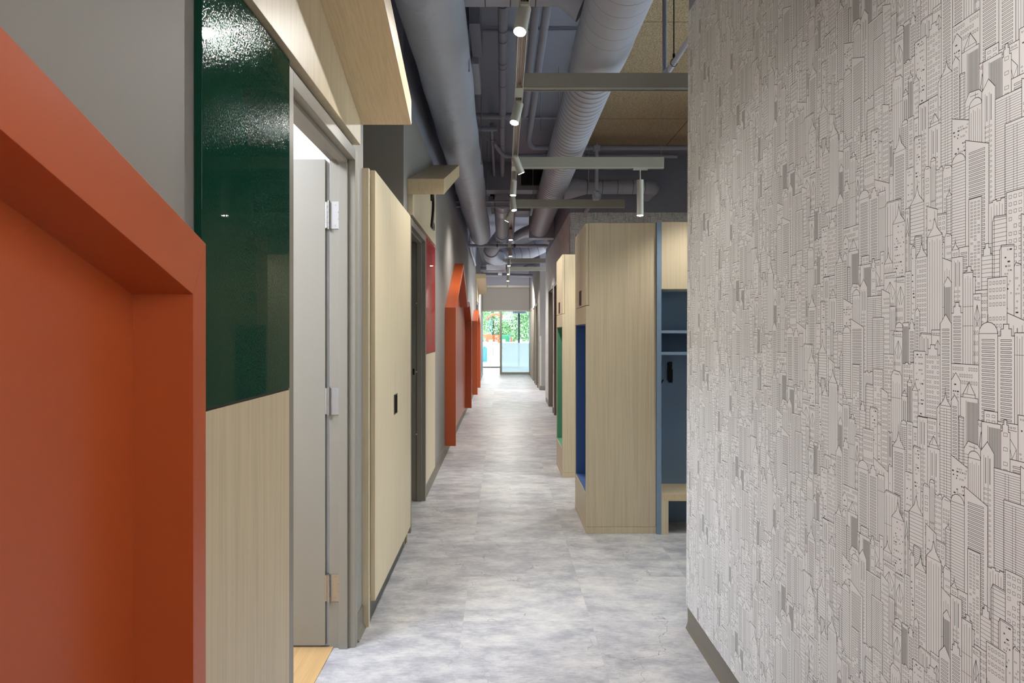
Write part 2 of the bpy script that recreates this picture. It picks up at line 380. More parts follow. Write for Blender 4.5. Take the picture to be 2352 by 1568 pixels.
# second door, leaf out of sight
d2 = sroot('door_2', (-.63, D2[1], 0), 'taupe metal door frame beyond the pale tall closet')
door_frame(d2, -.628, D2[0], D2[1], 1)
m = MB().box(-.742, -.705, D2[1]-.053, D2[1]-.05, 1.0, 1.12); o = m.build('strike_plate', M['taupe'], d2, bevel=.001)
MB().box(-.733, -.718, D2[1]-.0545, D2[1]-.052, 1.035, 1.085).build('latch_hole', M['black'], o, bevel=.003)
for z in (.55, 1.06, 1.62): MB().cyl((-.700, D2[1]-.067, z), (-.700, D2[1]-.07, z), .006, 10).build('silencer', M['white'], d2)
MB().box(-.769-.9, -.769, D2[0]+.0, D2[0]+.045, .012, 2.128).build('door_leaf', M['taupe'], d2, bevel=.0015)
struct(MB().box(-3.1, -3.0, 4.72, 7.0, 0, 2.75).box(-3.0, WL-.10, 6.9, 7.0, 0, 2.75).box(-3.0, -1.43, 4.63, 4.72, 0, 2.75).box(-3.0, WL-.10, 4.725, 7.0, 2.7, 2.8).build('wall_classroom_second', M['white']))
struct(MB().box(-3.0, -.735, 4.74, 6.9, 0, .004).build('floor_classroom_second', M['oakfloor']))
# third door far along the left wall, closed
d3 = sroot('door_3', (-.63, D3[1], 0), 'taupe door frame under the farthest wooden canopy')
door_frame(d3, -.63, D3[0], D3[1], 1); MB().box(-.735, -.70, D3[0]+.05, D3[1]-.05, .01, DH-.05).build('door_leaf', M['dark'], d3)
# right wall doors
d4 = sroot('door_4', (XC, DA[0], 0), 'taupe framed door at the far end of the wallpapered corridor wall')
door_frame(d4, XC-.018, DA[0], DA[1], -1, depth=.168, zt=2.225); MB().box(.985, 1.03, DA[0]+.05, DA[1]-.05, .01, 2.175).build('door_leaf', M['taupe'], d4)
d5 = sroot('door_5', (XC, DB[0], 0), 'dark brown door nearer the lockers on the wallpapered corridor wall')
door_frame(d5, XC-.018, DB[0], DB[1], -1, depth=.168, zt=2.225); MB().box(.93, .975, DB[0]+.05, DB[1]-.05, .01, 2.175).build('door_leaf', M['brown'], d5)
for i, (a, b) in enumerate(far_doors):
    r = sroot('door_%d' % (6+i), (.93, a, 0)); door_frame(r, .905, a, b, -1, depth=.17)
    MB().box(1.0, 1.04, a+.05, b-.05, .01, DH-.05).build('door_leaf', M['taupe'], r)

# ------------------------------------------------------------------ left wall panels and canopies
XP = -.635
t = thing('wall_panel', (WL, 1.78, .105), 'pale oak lower wall panel under the glossy green board', 'wall panel')
MB().box(WL+.001, XP-.001, 1.4746, 2.083, .105, 1.199).build('panel_board', M['oak'], t, bevel=.001)
t = thing('glossy_board', (WL, 1.78, 1.205), 'glossy dark green board with orange-peel sheen beside the open door', 'board')
MB().box(WL+.001, XP, 1.4746, 2.083, 1.206, 2.186).build('board_face', M['green'], t, bevel=.0008)
MB().box(WL+.001, XP-.004, 1.48, 2.083, 1.199, 1.206).build('gap_strip', M['black'], t)  # black strip standing in for the dark gap between the boards
t = thing('wall_panel', (WL, 6.2, .105), 'pale oak lower wall panel under the small glossy red board', 'wall panel')
MB().box(WL+.001, XP-.001, 5.84, 6.63, .105, 1.199).build('panel_board', M['oak'], t, bevel=.001)
t = thing('glossy_board', (WL, 6.2, 1.205), 'glossy red board beside the second door frame', 'board')
MB().box(WL+.001, XP, 5.82, 6.63, 1.206, 2.186).build('board_face', M['red'], t, bevel=.0008)
MB().box(WL+.001, XP-.004, 5.83, 6.63, 1.199, 1.206).build('gap_strip', M['black'], t)  # black strip drawn in place of the shaded gap below the red board

def canopy(y0, z0, y1, z1, fy0, fy1, label, dig=None):
    # underside line runs (y0,z0)-(y1,z1); the fascia board fills the wall under it
    t = thing('door_canopy', (WL, (y0+y1)/2, min(z0, z1)), label, 'canopy', 'sloping wooden canopies over the classroom doors')
    th = .108
    MB().prism_x([(y0, z0), (y1, z1), (y1, z1+th), (y0, z0+th)], WL+.001, -.40).build('sloping_board', M['oak_y'], t, bevel=.001)
    zl = lambda y: z0+(z1-z0)*(y-y0)/(y1-y0)-.0015
    pts = [(fy0, 2.193), (fy1, 2.193), (fy1, zl(fy1)), (fy0, zl(fy0))]
    MB().prism_x(pts, WL+.001, -.618).build('fascia_board', M['oak'], t, bevel=.001)
    return t
c1 = canopy(1.36, 2.794, 3.075, 2.29, 1.37, 3.045, 'large pale oak sloping canopy over the open door and green board')
c2 = canopy(4.81, 2.332, 6.53, 2.845, 4.825, 6.50, 'oak sloping canopy with black numeral over the red board')
c3 = canopy(17.25, 2.76, 18.55, 2.43, 17.3, 18.5, 'farthest small oak canopy on the left wall')
fc = bpy.data.curves.new('numeral', 'FONT'); fc.body = '2'; fc.size = .47; fc.extrude = .008; fc.bevel_depth = .0008; fc.offset = .006
nm = bpy.data.objects.new('numeral', fc); COL.objects.link(nm); fc.materials.append(M['black']); nm.parent = c2
dg = bpy.context.evaluated_depsgraph_get(); nme = bpy.data.meshes.new_from_object(nm.evaluated_get(dg)); bpy.data.objects.remove(nm)
nm = bpy.data.objects.new('numeral', nme); COL.objects.link(nm); nm.parent = c2
nm.location = Vector((-.608, 6.0, 2.30))-c2.location; nm.rotation_euler = (math.radians(90), 0, math.radians(90))

# ------------------------------------------------------------------ orange house frames
XF = -.53
def house(pts_outer, pts_inner, label, back=True, nmz=.088):
    ys = [p[0] for p in pts_outer]
    t = thing('house_frame', (WL, sum(ys)/len(ys), nmz), label, 'wall frame', 'orange house-shaped wall frames')
    n = len(pts_outer); post_n, roof_n = 0, 0
    for i in range(n-1):
        quad = [pts_outer[i], pts_outer[i+1], pts_inner[i+1], pts_inner[i]]
        area = sum(quad[k][0]*quad[(k+1) % 4][1]-quad[(k+1) % 4][0]*quad[k][1] for k in range(4))
        if area < 0: quad = quad[::-1]
        nm_ = 'post' if abs(pts_outer[i][0]-pts_outer[i+1][0]) < 1e-6 else 'roof_board'
        MB().prism_x(quad, WL+.001, XF).build(nm_, M['orange'], t, bevel=.0006)
    if back:
        poly = [(a, b) for a, b in pts_inner]
        area = sum(poly[k][0]*poly[(k+1) % len(poly)][1]-poly[(k+1) % len(poly)][0]*poly[k][1] for k in range(len(poly)))
        if area < 0: poly = poly[::-1]
        MB().prism_x(poly, WL+.001, -.634).build('back_panel', M['orange'], t)
    return t
# near one: far eave at y=1.247
sl = .322
house([(-1.2, 0.088), (-1.2, 1.527), (.02, 1.92), (1.247, 1.527), (1.247, .088)],
      [(-1.15, 0.088), (-1.15, 1.434), (.02, 1.812), (1.196, 1.434), (1.196, .088)],
      'very large orange house-shaped frame nearest the green board')
house([(7.98, .088), (7.98, 1.674), (9.62, 2.345), (10.7, 1.85), (11.43, 1.90), (12.16, 1.64), (12.16, .088)],
      [(8.03, .088), (8.03, 1.64), (9.62, 2.27), (10.69, 1.782), (11.42, 1.832), (12.10, 1.59), (12.10, .088)],
      'tall orange double-gabled frame beyond the red board')
house([(15.1, .06), (15.1, 1.66), (16.1, 1.93), (17.14, 1.66), (17.14, .06)],
      [(15.15, .06), (15.15, 1.62), (16.1, 1.87), (17.09, 1.62), (17.09, .06)],
      'small distant orange frame before the farthest canopy')

# ------------------------------------------------------------------ built-in closet on the left
t = thing('closet', (-.9, 3.93, 0), 'tall pale oak closet with two doors between the two door frames', 'closet')
y0, y1 = REC[0]+.005, REC[1]-.025
MB().box(-1.30, -.622, y0-.028, y0, 0, 2.142).build('side_panel', M['oak'], t, bevel=.001)
MB().box(-1.30, -.622, y1-.02, y1, 0, 2.142).build('side_panel', M['oak'], t, bevel=.001)
MB().box(-1.30, -.64, y0, y1-.02, 2.12, 2.142).build('top_panel', M['oak'], t, bevel=.001)
MB().box(-1.30, -.64, y0, y1-.02, .09, .11).build('bottom_panel', M['oak'], t, bevel=.001)
MB().box(-1.30, -1.29, y0, y1-.02, .11, 2.12).build('back_panel', M['oak'], t)
MB().box(-.65, -.632, y0, y1-.02, 0, .09).build('toe_kick', M['dark'], t)
MB().box(-.70, -.63, 4.47, 4.50, 0, .10).build('foot', M['edge'], t)
dm = (3.295, 3.932, 4.572)
for i in (0, 1):
    d = MB().box(-.624, -.600, dm[i]+.0012, dm[i+1]-.0012, .105, 2.142).build('door', M['oak'], t, bevel=.001)
    hy = (dm[1]-.064, dm[1]+.008)[i]
    m = MB().box(-.6005, -.5985, hy, hy+.056, .918, 1.03)
    h = m.build('handle', M['black'], d, bevel=.004)
    MB().box(-.5987, -.594, hy+(.050 if i == 0 else .002), hy+(.054 if i == 0 else .006), .924, 1.024).build('pull_lip', M['black'], h, bevel=.001)

# ------------------------------------------------------------------ cubby cabinets on the right
def cubby(dy, liner, label):
    X0, X1 = .577, 1.056; a, b = 4.781+dy, 5.49+dy
    t = thing('cubby_cabinet', ((X0+X1)/2, (a+b)/2, 0), label, 'cabinet', 'oak cubby cabinets along the corridor')
    MB().box(X0+.021, X1, a, a+.028, .047, 2.13).box(X0, X0+.021, a, a+.028, .047, 1.562).build('side_panel', M['oak'], t, bevel=.001)
    MB().box(X0+.021, X1, b-.028, b, .047, 2.13).box(X0, X0+.021, b-.028, b, .047, 1.562).build('side_panel', M['oak'], t, bevel=.001)
    MB().box(X0+.021, X1, a+.028, b-.028, 1.562, 2.13).build('upper_box', M['oak'], t, bevel=.001)
    MB().box(X0, X1, a+.028, b-.028, 1.439, 1.562).build('middle_rail', M['oak'], t, bevel=.001)
    MB().box(X0, X1, a+.028, b-.028, .047, .272).build('bench_box', M['oak'], t, bevel=.001)
    MB().box(X1-.02, X1, a+.028, b-.028, .272, 1.439).build('back_panel', M['oak'], t)
    MB().box(X0+.004, X1-.02, a+.028, a+.034, .272, 1.439).box(X0+.004, X1-.02, b-.034, b-.028, .272, 1.439).box(X1-.026, X1-.02, a+.034, b-.034, .272, 1.439) \
        .box(X0+.004, X1-.026, a+.034, b-.034, .272, .28).box(X0+.004, X1-.026, a+.034, b-.034, 1.431, 1.439).build('cubby_lining', liner, t)
    MB().box(X0-.0015, X1+.001, a-.0015, b+.0015, 0, .045).build('plinth', M['oak'], t, bevel=.001)
    mid = (a+b)/2
    for i, (p, q) in enumerate(((a, mid), (mid, b))):
        d = MB().box(X0, X0+.0195, p+.001, q-.001, 1.566, 2.13).build('door', M['oak'], t, bevel=.001)
        hy = (mid-.078, mid+.006)[i]
        MB().box(X0-.0015, X0+.001, hy, hy+.072, 1.577, 1.687).box(X0-.004, X0, hy+(.066 if i == 0 else 0), hy+(.072 if i == 0 else .006), 1.583, 1.681).build('handle', M['black'], d, bevel=.001)
    return t
cubby(0, M['blue'], 'oak cubby cabinet with blue-lined nook, tall and nearest')
cubby(6.657-4.781, M['lgreen'], 'oak cubby cabinet with green-lined nook, standing farther along')

# open locker beside the first cabinet
t = thing('open_locker', (1.4, 4.93, 0), 'open grey-blue locker bay with oak bench and black coat hooks', 'locker')
XL0, XL1 = 1.0885, 2.3
MB().box(1.058, XL0, 4.757, 5.11, .0, 2.134).build('side_panel', M['lblue'], t, bevel=.001)
MB().box(XL0, XL1, 5.085, 5.11, 0, 2.134).build('back_panel', M['lblue'], t)
MB().box(XL1, XL1+.03, 4.757, 5.11, .0, 2.134).build('side_panel', M['lblue'], t, bevel=.001)
MB().box(XL0+.001, XL1, 4.785, 5.085, 1.676, 2.134).build('upper_box', M['oak'], t)
MB().box(XL0+.002, 1.69, 4.762, 4.784, 1.676, 2.134).build('door', M['oak'], t, bevel=.001)
MB().box(1.694, XL1-.002, 4.762, 4.784, 1.676, 2.134).build('door', M['oak'], t, bevel=.001)
MB().box(XL0, XL1, 4.762, 5.085, 1.373, 1.393).build('shelf', M['lblue'], t, bevel=.001)
MB().box(XL0, XL1, 4.762, 5.085, 1.225, 1.245).build('shelf', M['lblue'], t, bevel=.001)
MB().box(1.08+.009, XL1, 4.757, 5.085, .228, .277).build('bench_seat', M['oak_y'], t, bevel=.001)
MB().box(XL0, 1.137, 4.757, 4.79, 0, .228).build('bench_leg', M['oak'], t, bevel=.001)
MB().box(2.25, XL1, 4.757, 4.79, 0, .228).build('bench_leg', M['oak'], t, bevel=.001)
def hook(x, z, ax='y'):
    m = MB()
    if ax == 'y':
        m.prism_x([(5.085, z-.03), (5.085, z+.07), (5.075, z+.08), (5.069, z+.03), (5.048, z+.085), (5.040, z+.078), (5.055, z+.0), (5.050, z-.045), (5.035, z-.062), (5.045, z-.072), (5.065, z-.06)][::-1], x-.014, x+.014)
        m.box(x-.017, x+.017, 5.040, 5.085, z-.055, z+.03)
    else:
        m.prism_y([(x, z-.02), (x+.02, z-.015), (x+.04, z+.02), (x+.034, z+.024), (x+.015, z), (x, z+.02)], 4.85, 4.875)
    m.build('coat_hook', M['black'], t, bevel=.004)
hook(1.22, 1.085); hook(1.42, 1.085); hook(1.372, .86); hook(1.62, 1.085); hook(XL0, 1.03, 'x')
hook(2.0, 1.085)

# corner guard on the partition edge
m = MB().box(XR-.0022, XR, YR-.052, YR, .112, 1.32).box(XR-.0022, XR+.05, YR, YR+.0022, .112, 1.32)
tag(m.build('corner_guard', M['steel']), 'brushed steel corner guard on the end of the skyline-papered partition', 'corner guard')
m = MB().box(.928, .962, 17.056, 17.06, .11, 1.33).box(.9275, .93, 17.056, 17.11, .11, 1.33)
tag(m.build('corner_guard', M['track']), 'pale corner guard on the distant grey wall corner', 'corner guard')

# ------------------------------------------------------------------ skyline wallpaper (line drawing laid on the wall in thin layers)
TW, TH = .425, .643
EPS = 1.1e-5
def make_tile(rng, lod):
    faces = []            # (pts, mat, layer_units) ; u right, w up ; mat 0 paper 1 ink
    def poly(p, m, L): faces.append((p, m, L))
    def line(a, b, w, L):
        dx, dy = b[0]-a[0], b[1]-a[1]; d = math.hypot(dx, dy) or 1; nx, ny = -dy/d*w/2, dx/d*w/2; ex, ey = dx/d*w*.35, dy/d*w*.35
        poly([(a[0]-ex+nx, a[1]-ey+ny), (a[0]-ex-nx, a[1]-ey-ny), (b[0]+ex-nx, b[1]+ey-ny), (b[0]+ex+nx, b[1]+ey+ny)], 1, L)
    def win(x0, x1, y0, y1, L, w=.0007, fill=False):
        poly([(x0, y0), (x1, y0), (x1, y1), (x0, y1)], 1, L)
        if not fill and not lod: poly([(x0+w, y0+w), (x1-w, y0+w), (x1-w, y1-w), (x0+w, y1-w)], 0, L+1)
    NR = 8
    for r in range(NR):
        zb = TH*(NR-1-r)/NR                  # base height of the row; larger r lies in front
        u = 0.0; k = 0
        while u < TW-1e-6:
            w = rng.choice((.016, .022, .028, .034, .04, .048, .062))
            if TW-u-w < .02: w = TW-u
            h = rng.uniform(.10, .23); x0, x1 = u, u+w; top = zb+h; bot = zb-.14
            L = (k % 2)*5
            kind = rng.choice(('grid', 'grid', 'grid', 'hline', 'vline', 'vline', 'church', 'scatter', 'scatter', 'bars', 'hatch', 'slots', 'twin', 'hline'))
            cap = rng.choice(('flat', 'flat', 'flat', 'slant', 'gable', 'chamfer', 'step', 'spire', 'pyramid', 'battle', 'side', 'dome'))
            if kind == 'church': cap = 'flat'; w = max(w, .05)
            if w > .055 and cap in ('spire', 'gable', 'dome'): cap = rng.choice(('flat', 'step', 'battle', 'side'))
            ol = [(x0, bot), (x0, top)]; extra = []
            c = (x0+x1)/2
            if cap == 'flat': ol += [(x1, top)]
            elif cap == 'slant': ol = [(x0, bot), (x0, top-w*.35), (x1, top)]
            elif cap == 'gable': ol += [(c, top+w*.55), (x1, top)]
            elif cap == 'chamfer': ol = [(x0, bot), (x0, top-w*.2), (x0+w*.2, top), (x1-w*.25, top+.003), (x1, top-w*.25)]; extra.append(((x0+w*.25, top-w*.15), (x1-w*.3, top-w*.12)))
            elif cap == 'step': ol = [(x0, bot), (x0, top-.02), (x0+w*.18, top-.02), (x0+w*.18, top-.008), (x0+w*.34, top-.008), (x0+w*.34, top), (x1-w*.34, top), (x1-w*.34, top-.008), (x1-w*.18, top-.008), (x1-w*.18, top-.02), (x1, top-.02)]
            elif cap == 'spire': ol = [(x0, bot), (x0, top), (c-w*.14, top+w*.35), (c, top+w*.75), (c+w*.14, top+w*.35), (x1, top)]; extra += [((x0, top), (x1, top)), ((c, top+w*.75), (c, top+w*1.05))]
            elif cap == 'pyramid':
                ol = [(x0, bot), (x0, top), (x0+w*.15, top), (x0+w*.15, top+.006), (c, top+w*.6), (x1-w*.15, top+.006), (x1-w*.15, top), (x1, top)]; extra += [((x0+w*.15, top), (x1-w*.15, top)), ((x0+w*.15, top+.006), (x1-w*.15, top+.006)), ((c, top+w*.6), (c+w*.12, top+.006))]
            elif cap == 'battle':
                n = max(3, int(w/.009)); ol = [(x0, bot)]
                for i in range(n):
                    a, b_ = x0+w*i/n, x0+w*(i+1)/n; yy = top if i % 2 == 0 else top-.003; ol += [(a, yy), (b_, yy)]
                ol = [p for i, p in enumerate(ol) if i == 0 or p != ol[i-1]]
            elif cap == 'side': ol = [(x0, bot), (x0, top), (x1-w*.12, top+.002), (x1, top-.007)]; extra += [((x1-w*.12, top+.002), (x1-w*.12, bot)), ((x0, top-.0025), (x1-w*.12, top-.0005))]
            elif cap == 'dome':
                ol = [(x0, bot), (x0, top)]+[(c-w/2*math.cos(a*math.pi/8), top+w*.42*math.sin(a*math.pi/8)) for a in range(1, 8)]+[(x1, top)]; extra += [((x0, top), (x1, top)), ((c, top+w*.42), (c, top+w*.7))]
            ol.append((x1, bot)) if ol[-1][0] == x1 else ol.extend([(x1, top), (x1, bot)])
            poly(ol[::-1], 0, L)
            lw = .00125
            for i in range(len(ol)-1): line(ol[i], ol[i+1], lw if i else .0010, L+1)
            for a, b_ in extra: line(a, b_, .0009, L+1)
            ymax = top-.022 if cap in ('step', 'chamfer', 'slant') else top-.006
            ymin = zb-.03; xi0, xi1 = x0+.003, x1-.003; wi = xi1-xi0
            if cap == 'side': xi1 -= w*.12; wi = xi1-xi0
            if wi < .008: kind = 'plain' if kind != 'vline' else 'vline'
            if kind == 'grid':
                px = rng.choice((.0062, .0078, .0095)); n = max(1, int(wi/px)); px = wi/n; pz = rng.choice((.0062, .0078, .0100, .0125)); y = ymax
                ww, wh = px*.6, pz*.5; gap = rng.choice((0, 0, 3, 4)); row = 0
                while y-wh > ymin:
                    if not (gap and row % (gap+1) == gap) and not (lod and row % 2):
                        for i in range(n):
                            if rng.random() < .93: win(xi0+i*px+px*.2, xi0+i*px+px*.2+ww, y-wh, y, L+1)
                    y -= pz; row += 1
            elif kind == 'hline':
                pz = rng.choice((.0042, .0056, .0075)); y = ymax
                while y > ymin: line((x0, y), (x1, y), .0007, L+1); y -= pz*(2 if lod else 1)
                if rng.random() < .6: line((c-.004, ymax), (c-.004, ymin), .0007, L+2); line((c+.004, ymax), (c+.004, ymin), .0007, L+2)
            elif kind == 'vline':
                n = rng.choice((3, 4, 5, 6)); 
                for i in range(1, n): line((x0+w*i/n, ymax-.004*(i % 2)), (x0+w*i/n, ymin-.05), .0008, L+1)
                for q in range(2): 
                    yq = rng.uniform(ymin, ymax); line((x0, yq), (x1, yq), .0007, L+1)
            elif kind == 'hatch':
                if w > .036: 
                    xa, xb = x0+.002, x0+.03
                else: xa, xb = xi0, xi1
                x = xa
                while x < xb: line((x, ymax-.002), (x, ymin-.05), .00065, L+1); x += .0013*(2 if lod else 1)
                line((xb+.002, ymax), (xb+.002, ymin-.05), .001, L+1)
            elif kind == 'church':
                line((x0+.003, top-.012), (x1-.003, top-.010), .0009, L+1)
                pk = (c, top-.020)
                line((x0+.004, top-.042), pk, .001, L+1); line(pk, (x1-.004, top-.042), .001, L+1); line((x0+.004, top-.042), (x0+.004, ymin-.04), .001, L+1); line((x1-.004, top-.042), (x1-.004, ymin-.04), .001, L+1)
                line((x0+.004, top-.042), (x0+w*.28, top-.060), .0008, L+1); line(pk, (x0+w*.28, top-.060), .0008, L+1); line(pk, (x1-w*.28, top-.060), .0008, L+1); line((x1-.004, top-.042), (x1-w*.28, top-.060), .0008, L+1)
                y = top-.066
                while y > ymin:
                    n = 6
                    for i in range(n):
                        a = x0+.009+(w-.018)*i/n; ww = (w-.018)/n*.55
                        poly([(a, y-.008), (a+ww, y-.008), (a+ww, y-.002), (a+ww/2, y), (a, y-.002)], 1, L+1)
                        if not lod: poly([(a+.0006, y-.0074), (a+ww-.0006, y-.0074), (a+ww-.0006, y-.0022), (a+ww/2, y-.0008), (a+.0006, y-.0022)], 0, L+2)
                    y -= .019
                for i in range(5): win(x0+.006+(w-.012)*i/5, x0+.006+(w-.012)*i/5+(w-.012)*.13, top-.0085, top-.0055, L+1)
            elif kind == 'scatter':
                y = ymax
                while y > ymin:
                    x = xi0+rng.uniform(0, .006)
                    while x < xi1-.004:
                        ww = rng.choice((.0026, .0034, .006)); ww = min(ww, xi1-x)
                        if rng.random() < .55: win(x, x+ww, y-.0026, y, L+1, .0006, rng.random() < .35)
                        x += ww+.0024
                    y -= rng.choice((.0055, .0075, .013))*(2 if lod else 1)
            elif kind == 'bars':
                y = ymax-.004
                while y > ymin: win(xi0+wi*.12, xi1-wi*.12, y-.0038, y, L+1, .0009); y -= .0068*(2 if lod else 1)
            elif kind == 'slots':
                y = ymax
                while y > ymin:
                    x = xi0
                    while x < xi1-.005:
                        ww = rng.choice((.008, .012, .02)); ww = min(ww, xi1-x); win(x, x+ww, y-.0034, y, L+1, .0006); x += ww+.003
                    y -= rng.choice((.0095, .0125))
            elif kind == 'twin':
                for f in (.3, .62):
                    a = x0+w*f; poly([(a-.0008, ymax-.05), (a+.0008, ymax-.05), (a+.0008, ymax-.004), (a-.0008, ymax-.004)], 1, L+1)
                    line((a+w*.14, ymax), (a+w*.14, ymin), .0008, L+1)
                y = ymax-.058
                while y > ymin: win(c-w*.25, c+w*.25, y-.003, y, L+1, .0006); y -= .009
            u = x1; k += 1
    out = []
    for (p, m_, L) in faces: out.append((p, m_, L))
    return out, NR
def wallpaper(name, parent, u0, u1, z0, z1, place, cols, rowsz, lod, seed, skip=(), phase=(0, 0)):
    """place(u, z, d) -> xyz, d = distance proud of the wall"""
    rng = random.Random(seed); tile, NR = make_tile(rng, lod)
    rowz = np.array([min(q[1] for q in p) for p, _, _ in tile])
    counts = np.array([len(p) for p, _, _ in tile]); P = np.array([q for p, _, _ in tile for q in p]); mat = np.array([m_ for _, m_, _ in tile])
    # row index of each face: faces are emitted row after row, so depth can follow emission order
    rows = []; 
    base = np.array([L for _, _, L in tile])
    # emission row: recover from order
    order = np.array(make_tile.rows) if hasattr(make_tile, 'rows') else None
    V = []; C = []; Mt = []
    starts = np.concatenate(([0], np.cumsum(counts)[:-1]))
    nf = len(tile); fid = np.repeat(np.arange(nf), counts)
    rowidx = np.array(wallpaper.rowidx(tile, NR))
    c0 = int(math.floor((u0-phase[0])/TW)); c1 = int(math.ceil((u1-phase[0])/TW))
    for c in range(c0, c1):
        shift = (c % 2)*TH/2+phase[1]
        r0 = int(math.floor((z0-shift)/TH))-1; r1 = int(math.ceil((z1-shift)/TH))
        for r in range(r0, r1+1):
            U = P[:, 0]+c*TW+phase[0]; Z = P[:, 1]+r*TH+shift
            zb = (NR-1-rowidx)/NR*TH+r*TH+shift
            gl_ = np.round((z1+1.0-zb)/(TH/NR/2))        # larger = nearer the viewer
            D = (gl_*12+base)*EPS
            umin = np.minimum.reduceat(U, starts); umax = np.maximum.reduceat(U, starts); zmin = np.minimum.reduceat(Z, starts); zmax = np.maximum.reduceat(Z, starts)
            keep = (umax > u0+1e-5) & (umin < u1-1e-5) & (zmax > z0+1e-5) & (zmin < z1-1e-5)
            for (a, b, zt) in skip: keep &= ~((umin > a-.02) & (umax < b+.02) & (zmax < zt))
            if not keep.any(): continue
            kv = keep[fid]
            U = np.clip(U, u0, u1); Z = np.clip(Z, z0, z1)
            for (a, b, zt) in skip:
                inside = (U > a) & (U < b) & (Z < zt)
                Z = np.where(inside & (zmax[fid] > zt), zt, Z)
                U = np.where(inside & (zmax[fid] <= zt), np.where(U-a < b-U, a, b), U)
            V.append(np.stack([U[kv], Z[kv], D[fid][kv]], 1)); C.append(counts[keep]); Mt.append(mat[keep])
    V = np.concatenate(V); C = np.concatenate(C); Mt = np.concatenate(Mt)
    W = place(V[:, 0], V[:, 1], V[:, 2])
    me = bpy.data.meshes.new(name); me.vertices.add(len(W)); me.vertices.foreach_set('co', W.astype(np.float32).ravel())
    me.loops.add(len(W)); me.loops.foreach_set('vertex_index', np.arange(len(W), dtype=np.int32))
    me.polygons.add(len(C)); me.polygons.foreach_set('loop_start', np.concatenate(([0], np.cumsum(C)[:-1])).astype(np.int32))
    me.materials.append(M['paper']); me.materials.append(M['ink']); me.polygons.foreach_set('material_index', Mt.astype(np.int32))
    me.update(calc_edges=True)
    o = bpy.data.objects.new(name, me); COL.objects.link(o); o.parent = parent; return o
def _rowidx(tile, NR):
    # the fill polygon of each building is emitted first and starts at layer 0 or 5; its lowest point gives the row
    out = []; cur = 0
    for p, m_, L in tile:
        if m_ == 0 and L in (0, 5) and min(q[1] for q in p) < -1e9: pass
        if m_ == 0 and (L == 0 or L == 5) and len(p) >= 4:
            zb = min(q[1] for q in p)+.14; k = (NR-1)-zb*NR/TH
            if abs(k-round(k)) < 1e-3 and 0 <= round(k) < NR: cur = int(round(k))
        out.append(cur)
    return out
wallpaper.rowidx = _rowidx
st = lambda *a: np.stack(a, 1)
wallpaper('wallpaper', wr, -1.6, YR, .108, PT, lambda u, z, d: st(XR-d, u, z), 0, 0, False, 11, phase=(.06, .13))
wallpaper('wallpaper', wc, XC, 4.04, .105, PAINT, lambda u, z, d: st(u, YC-d, z), 0, 0, True, 11)
wallpaper('wallpaper', wk, YC, 14.26, .105, PAINT, lambda u, z, d: st(XC-d, u, z), 0, 0, True, 11, skip=((DA[0]-.01, DA[1]+.01, 2.226), (DB[0]-.01, DB[1]+.01, 2.226)))

# ------------------------------------------------------------------ ducts
def straight_duct(name, x, z, r, ya, yb, label, mat, kind):
    t = thing(name, (x, (ya+yb)/2, z), label, 'duct')
    path, rad = [], []
    y = ya
    if kind == 'spiral':
        while y < yb-.1:
            for dy, dr in ((0, 0), (.004, .0035), (.010, .0035), (.014, 0)): path.append((x, y+dy, z)); rad.append(r+dr)
            y += .1
        path.append((x, yb, z)); rad.append(r)
        m = MB(); y = ya+.0955
        while y < yb-.1: m.sweep([(x, y-.003, z), (x, y+.003, z)], r+.0018, 48, False); y += .1
        MB().sweep(path, rad, 48).join(m, M['seam']).build('duct_run', mat, t)
    else:
        i = 0
        while y < yb-.06:
            bul = .5-.5*math.cos(2*math.pi*((y-ya) % 1.22)/1.22); path.append((x+.006*math.sin(y*1.7), y, z+.006*math.sin(y*2.3))); rad.append(r*(.985+.03*bul+.006*math.sin(y*9))); y += .06
        for a in range(7): path.append((x, y+.03*a/6*2, z)); rad.append(r*(1-.10*(a/6)**2.2))
        MB().sweep(path, rad, 48).build('duct_run', mat, t)
    return t
LD = (-.402, 3.222, .186)
t = straight_duct('insulated_duct', LD[0], LD[1], LD[2], -1.5, 13.05, 'wide wrapped round duct running above the left wall', M['wrap'], 'wrap')
RD = (.637, 3.205, .168)
t = straight_duct('spiral_duct', RD[0], RD[1], RD[2], 4.75, 11.95, 'large grey spiral duct with close seams, over the right side', M['duct'], 'spiral')
# wider first stretch with a taper collar
m = MB()
for y in np.arange(-.4, 4.2, .14): m.sweep([(RD[0], y, RD[1]), (RD[0], y+.0022, RD[1])], .1787, 48, False)
MB().sweep([(RD[0], y, RD[1]) for y in (-1.5, 4.28, 4.30, 4.5, 4.76)], [.178, .178, .182, .180, .170], 48).join(m, M['seam']).build('collar', M['duct'], t)
MB().box(.47, .895, 11.955, 12.2, 3.02, 3.40).build('end_box', M['duct'], t)
# corrugated middle duct, starting at the bulkhead, and its elbow and cross run
MX, MZ, MR = 0.005, 3.27, .114
t = thing('corrugated_duct', (MX, 11.5, MZ), 'short ribbed grey duct hanging over the middle of the corridor', 'duct')
path, rad = [], []; y = 9.92
for yy, rr in ((9.92, MR), (10.3, MR), (10.31, MR+.006), (10.33, MR+.006), (10.34, MR), (10.75, MR)): path.append((MX, yy, MZ)); rad.append(rr)
y = 10.8
while y < 13.1:
    path += [(MX, y, MZ), (MX, y+.03, MZ)]; rad += [MR, MR+.007]; y += .065
m = MB(); y = 10.795
while y < 13.1: m.sweep([(MX, y-.004, MZ), (MX, y+.002, MZ)], MR+.002, 40, False); y += .065
m.sweep([(MX, 10.300, MZ), (MX, 10.309, MZ)], MR+.002, 40, False)
MB().sweep(path, rad, 40).join(m, M['seam']).build('duct_run', M['duct'], t)
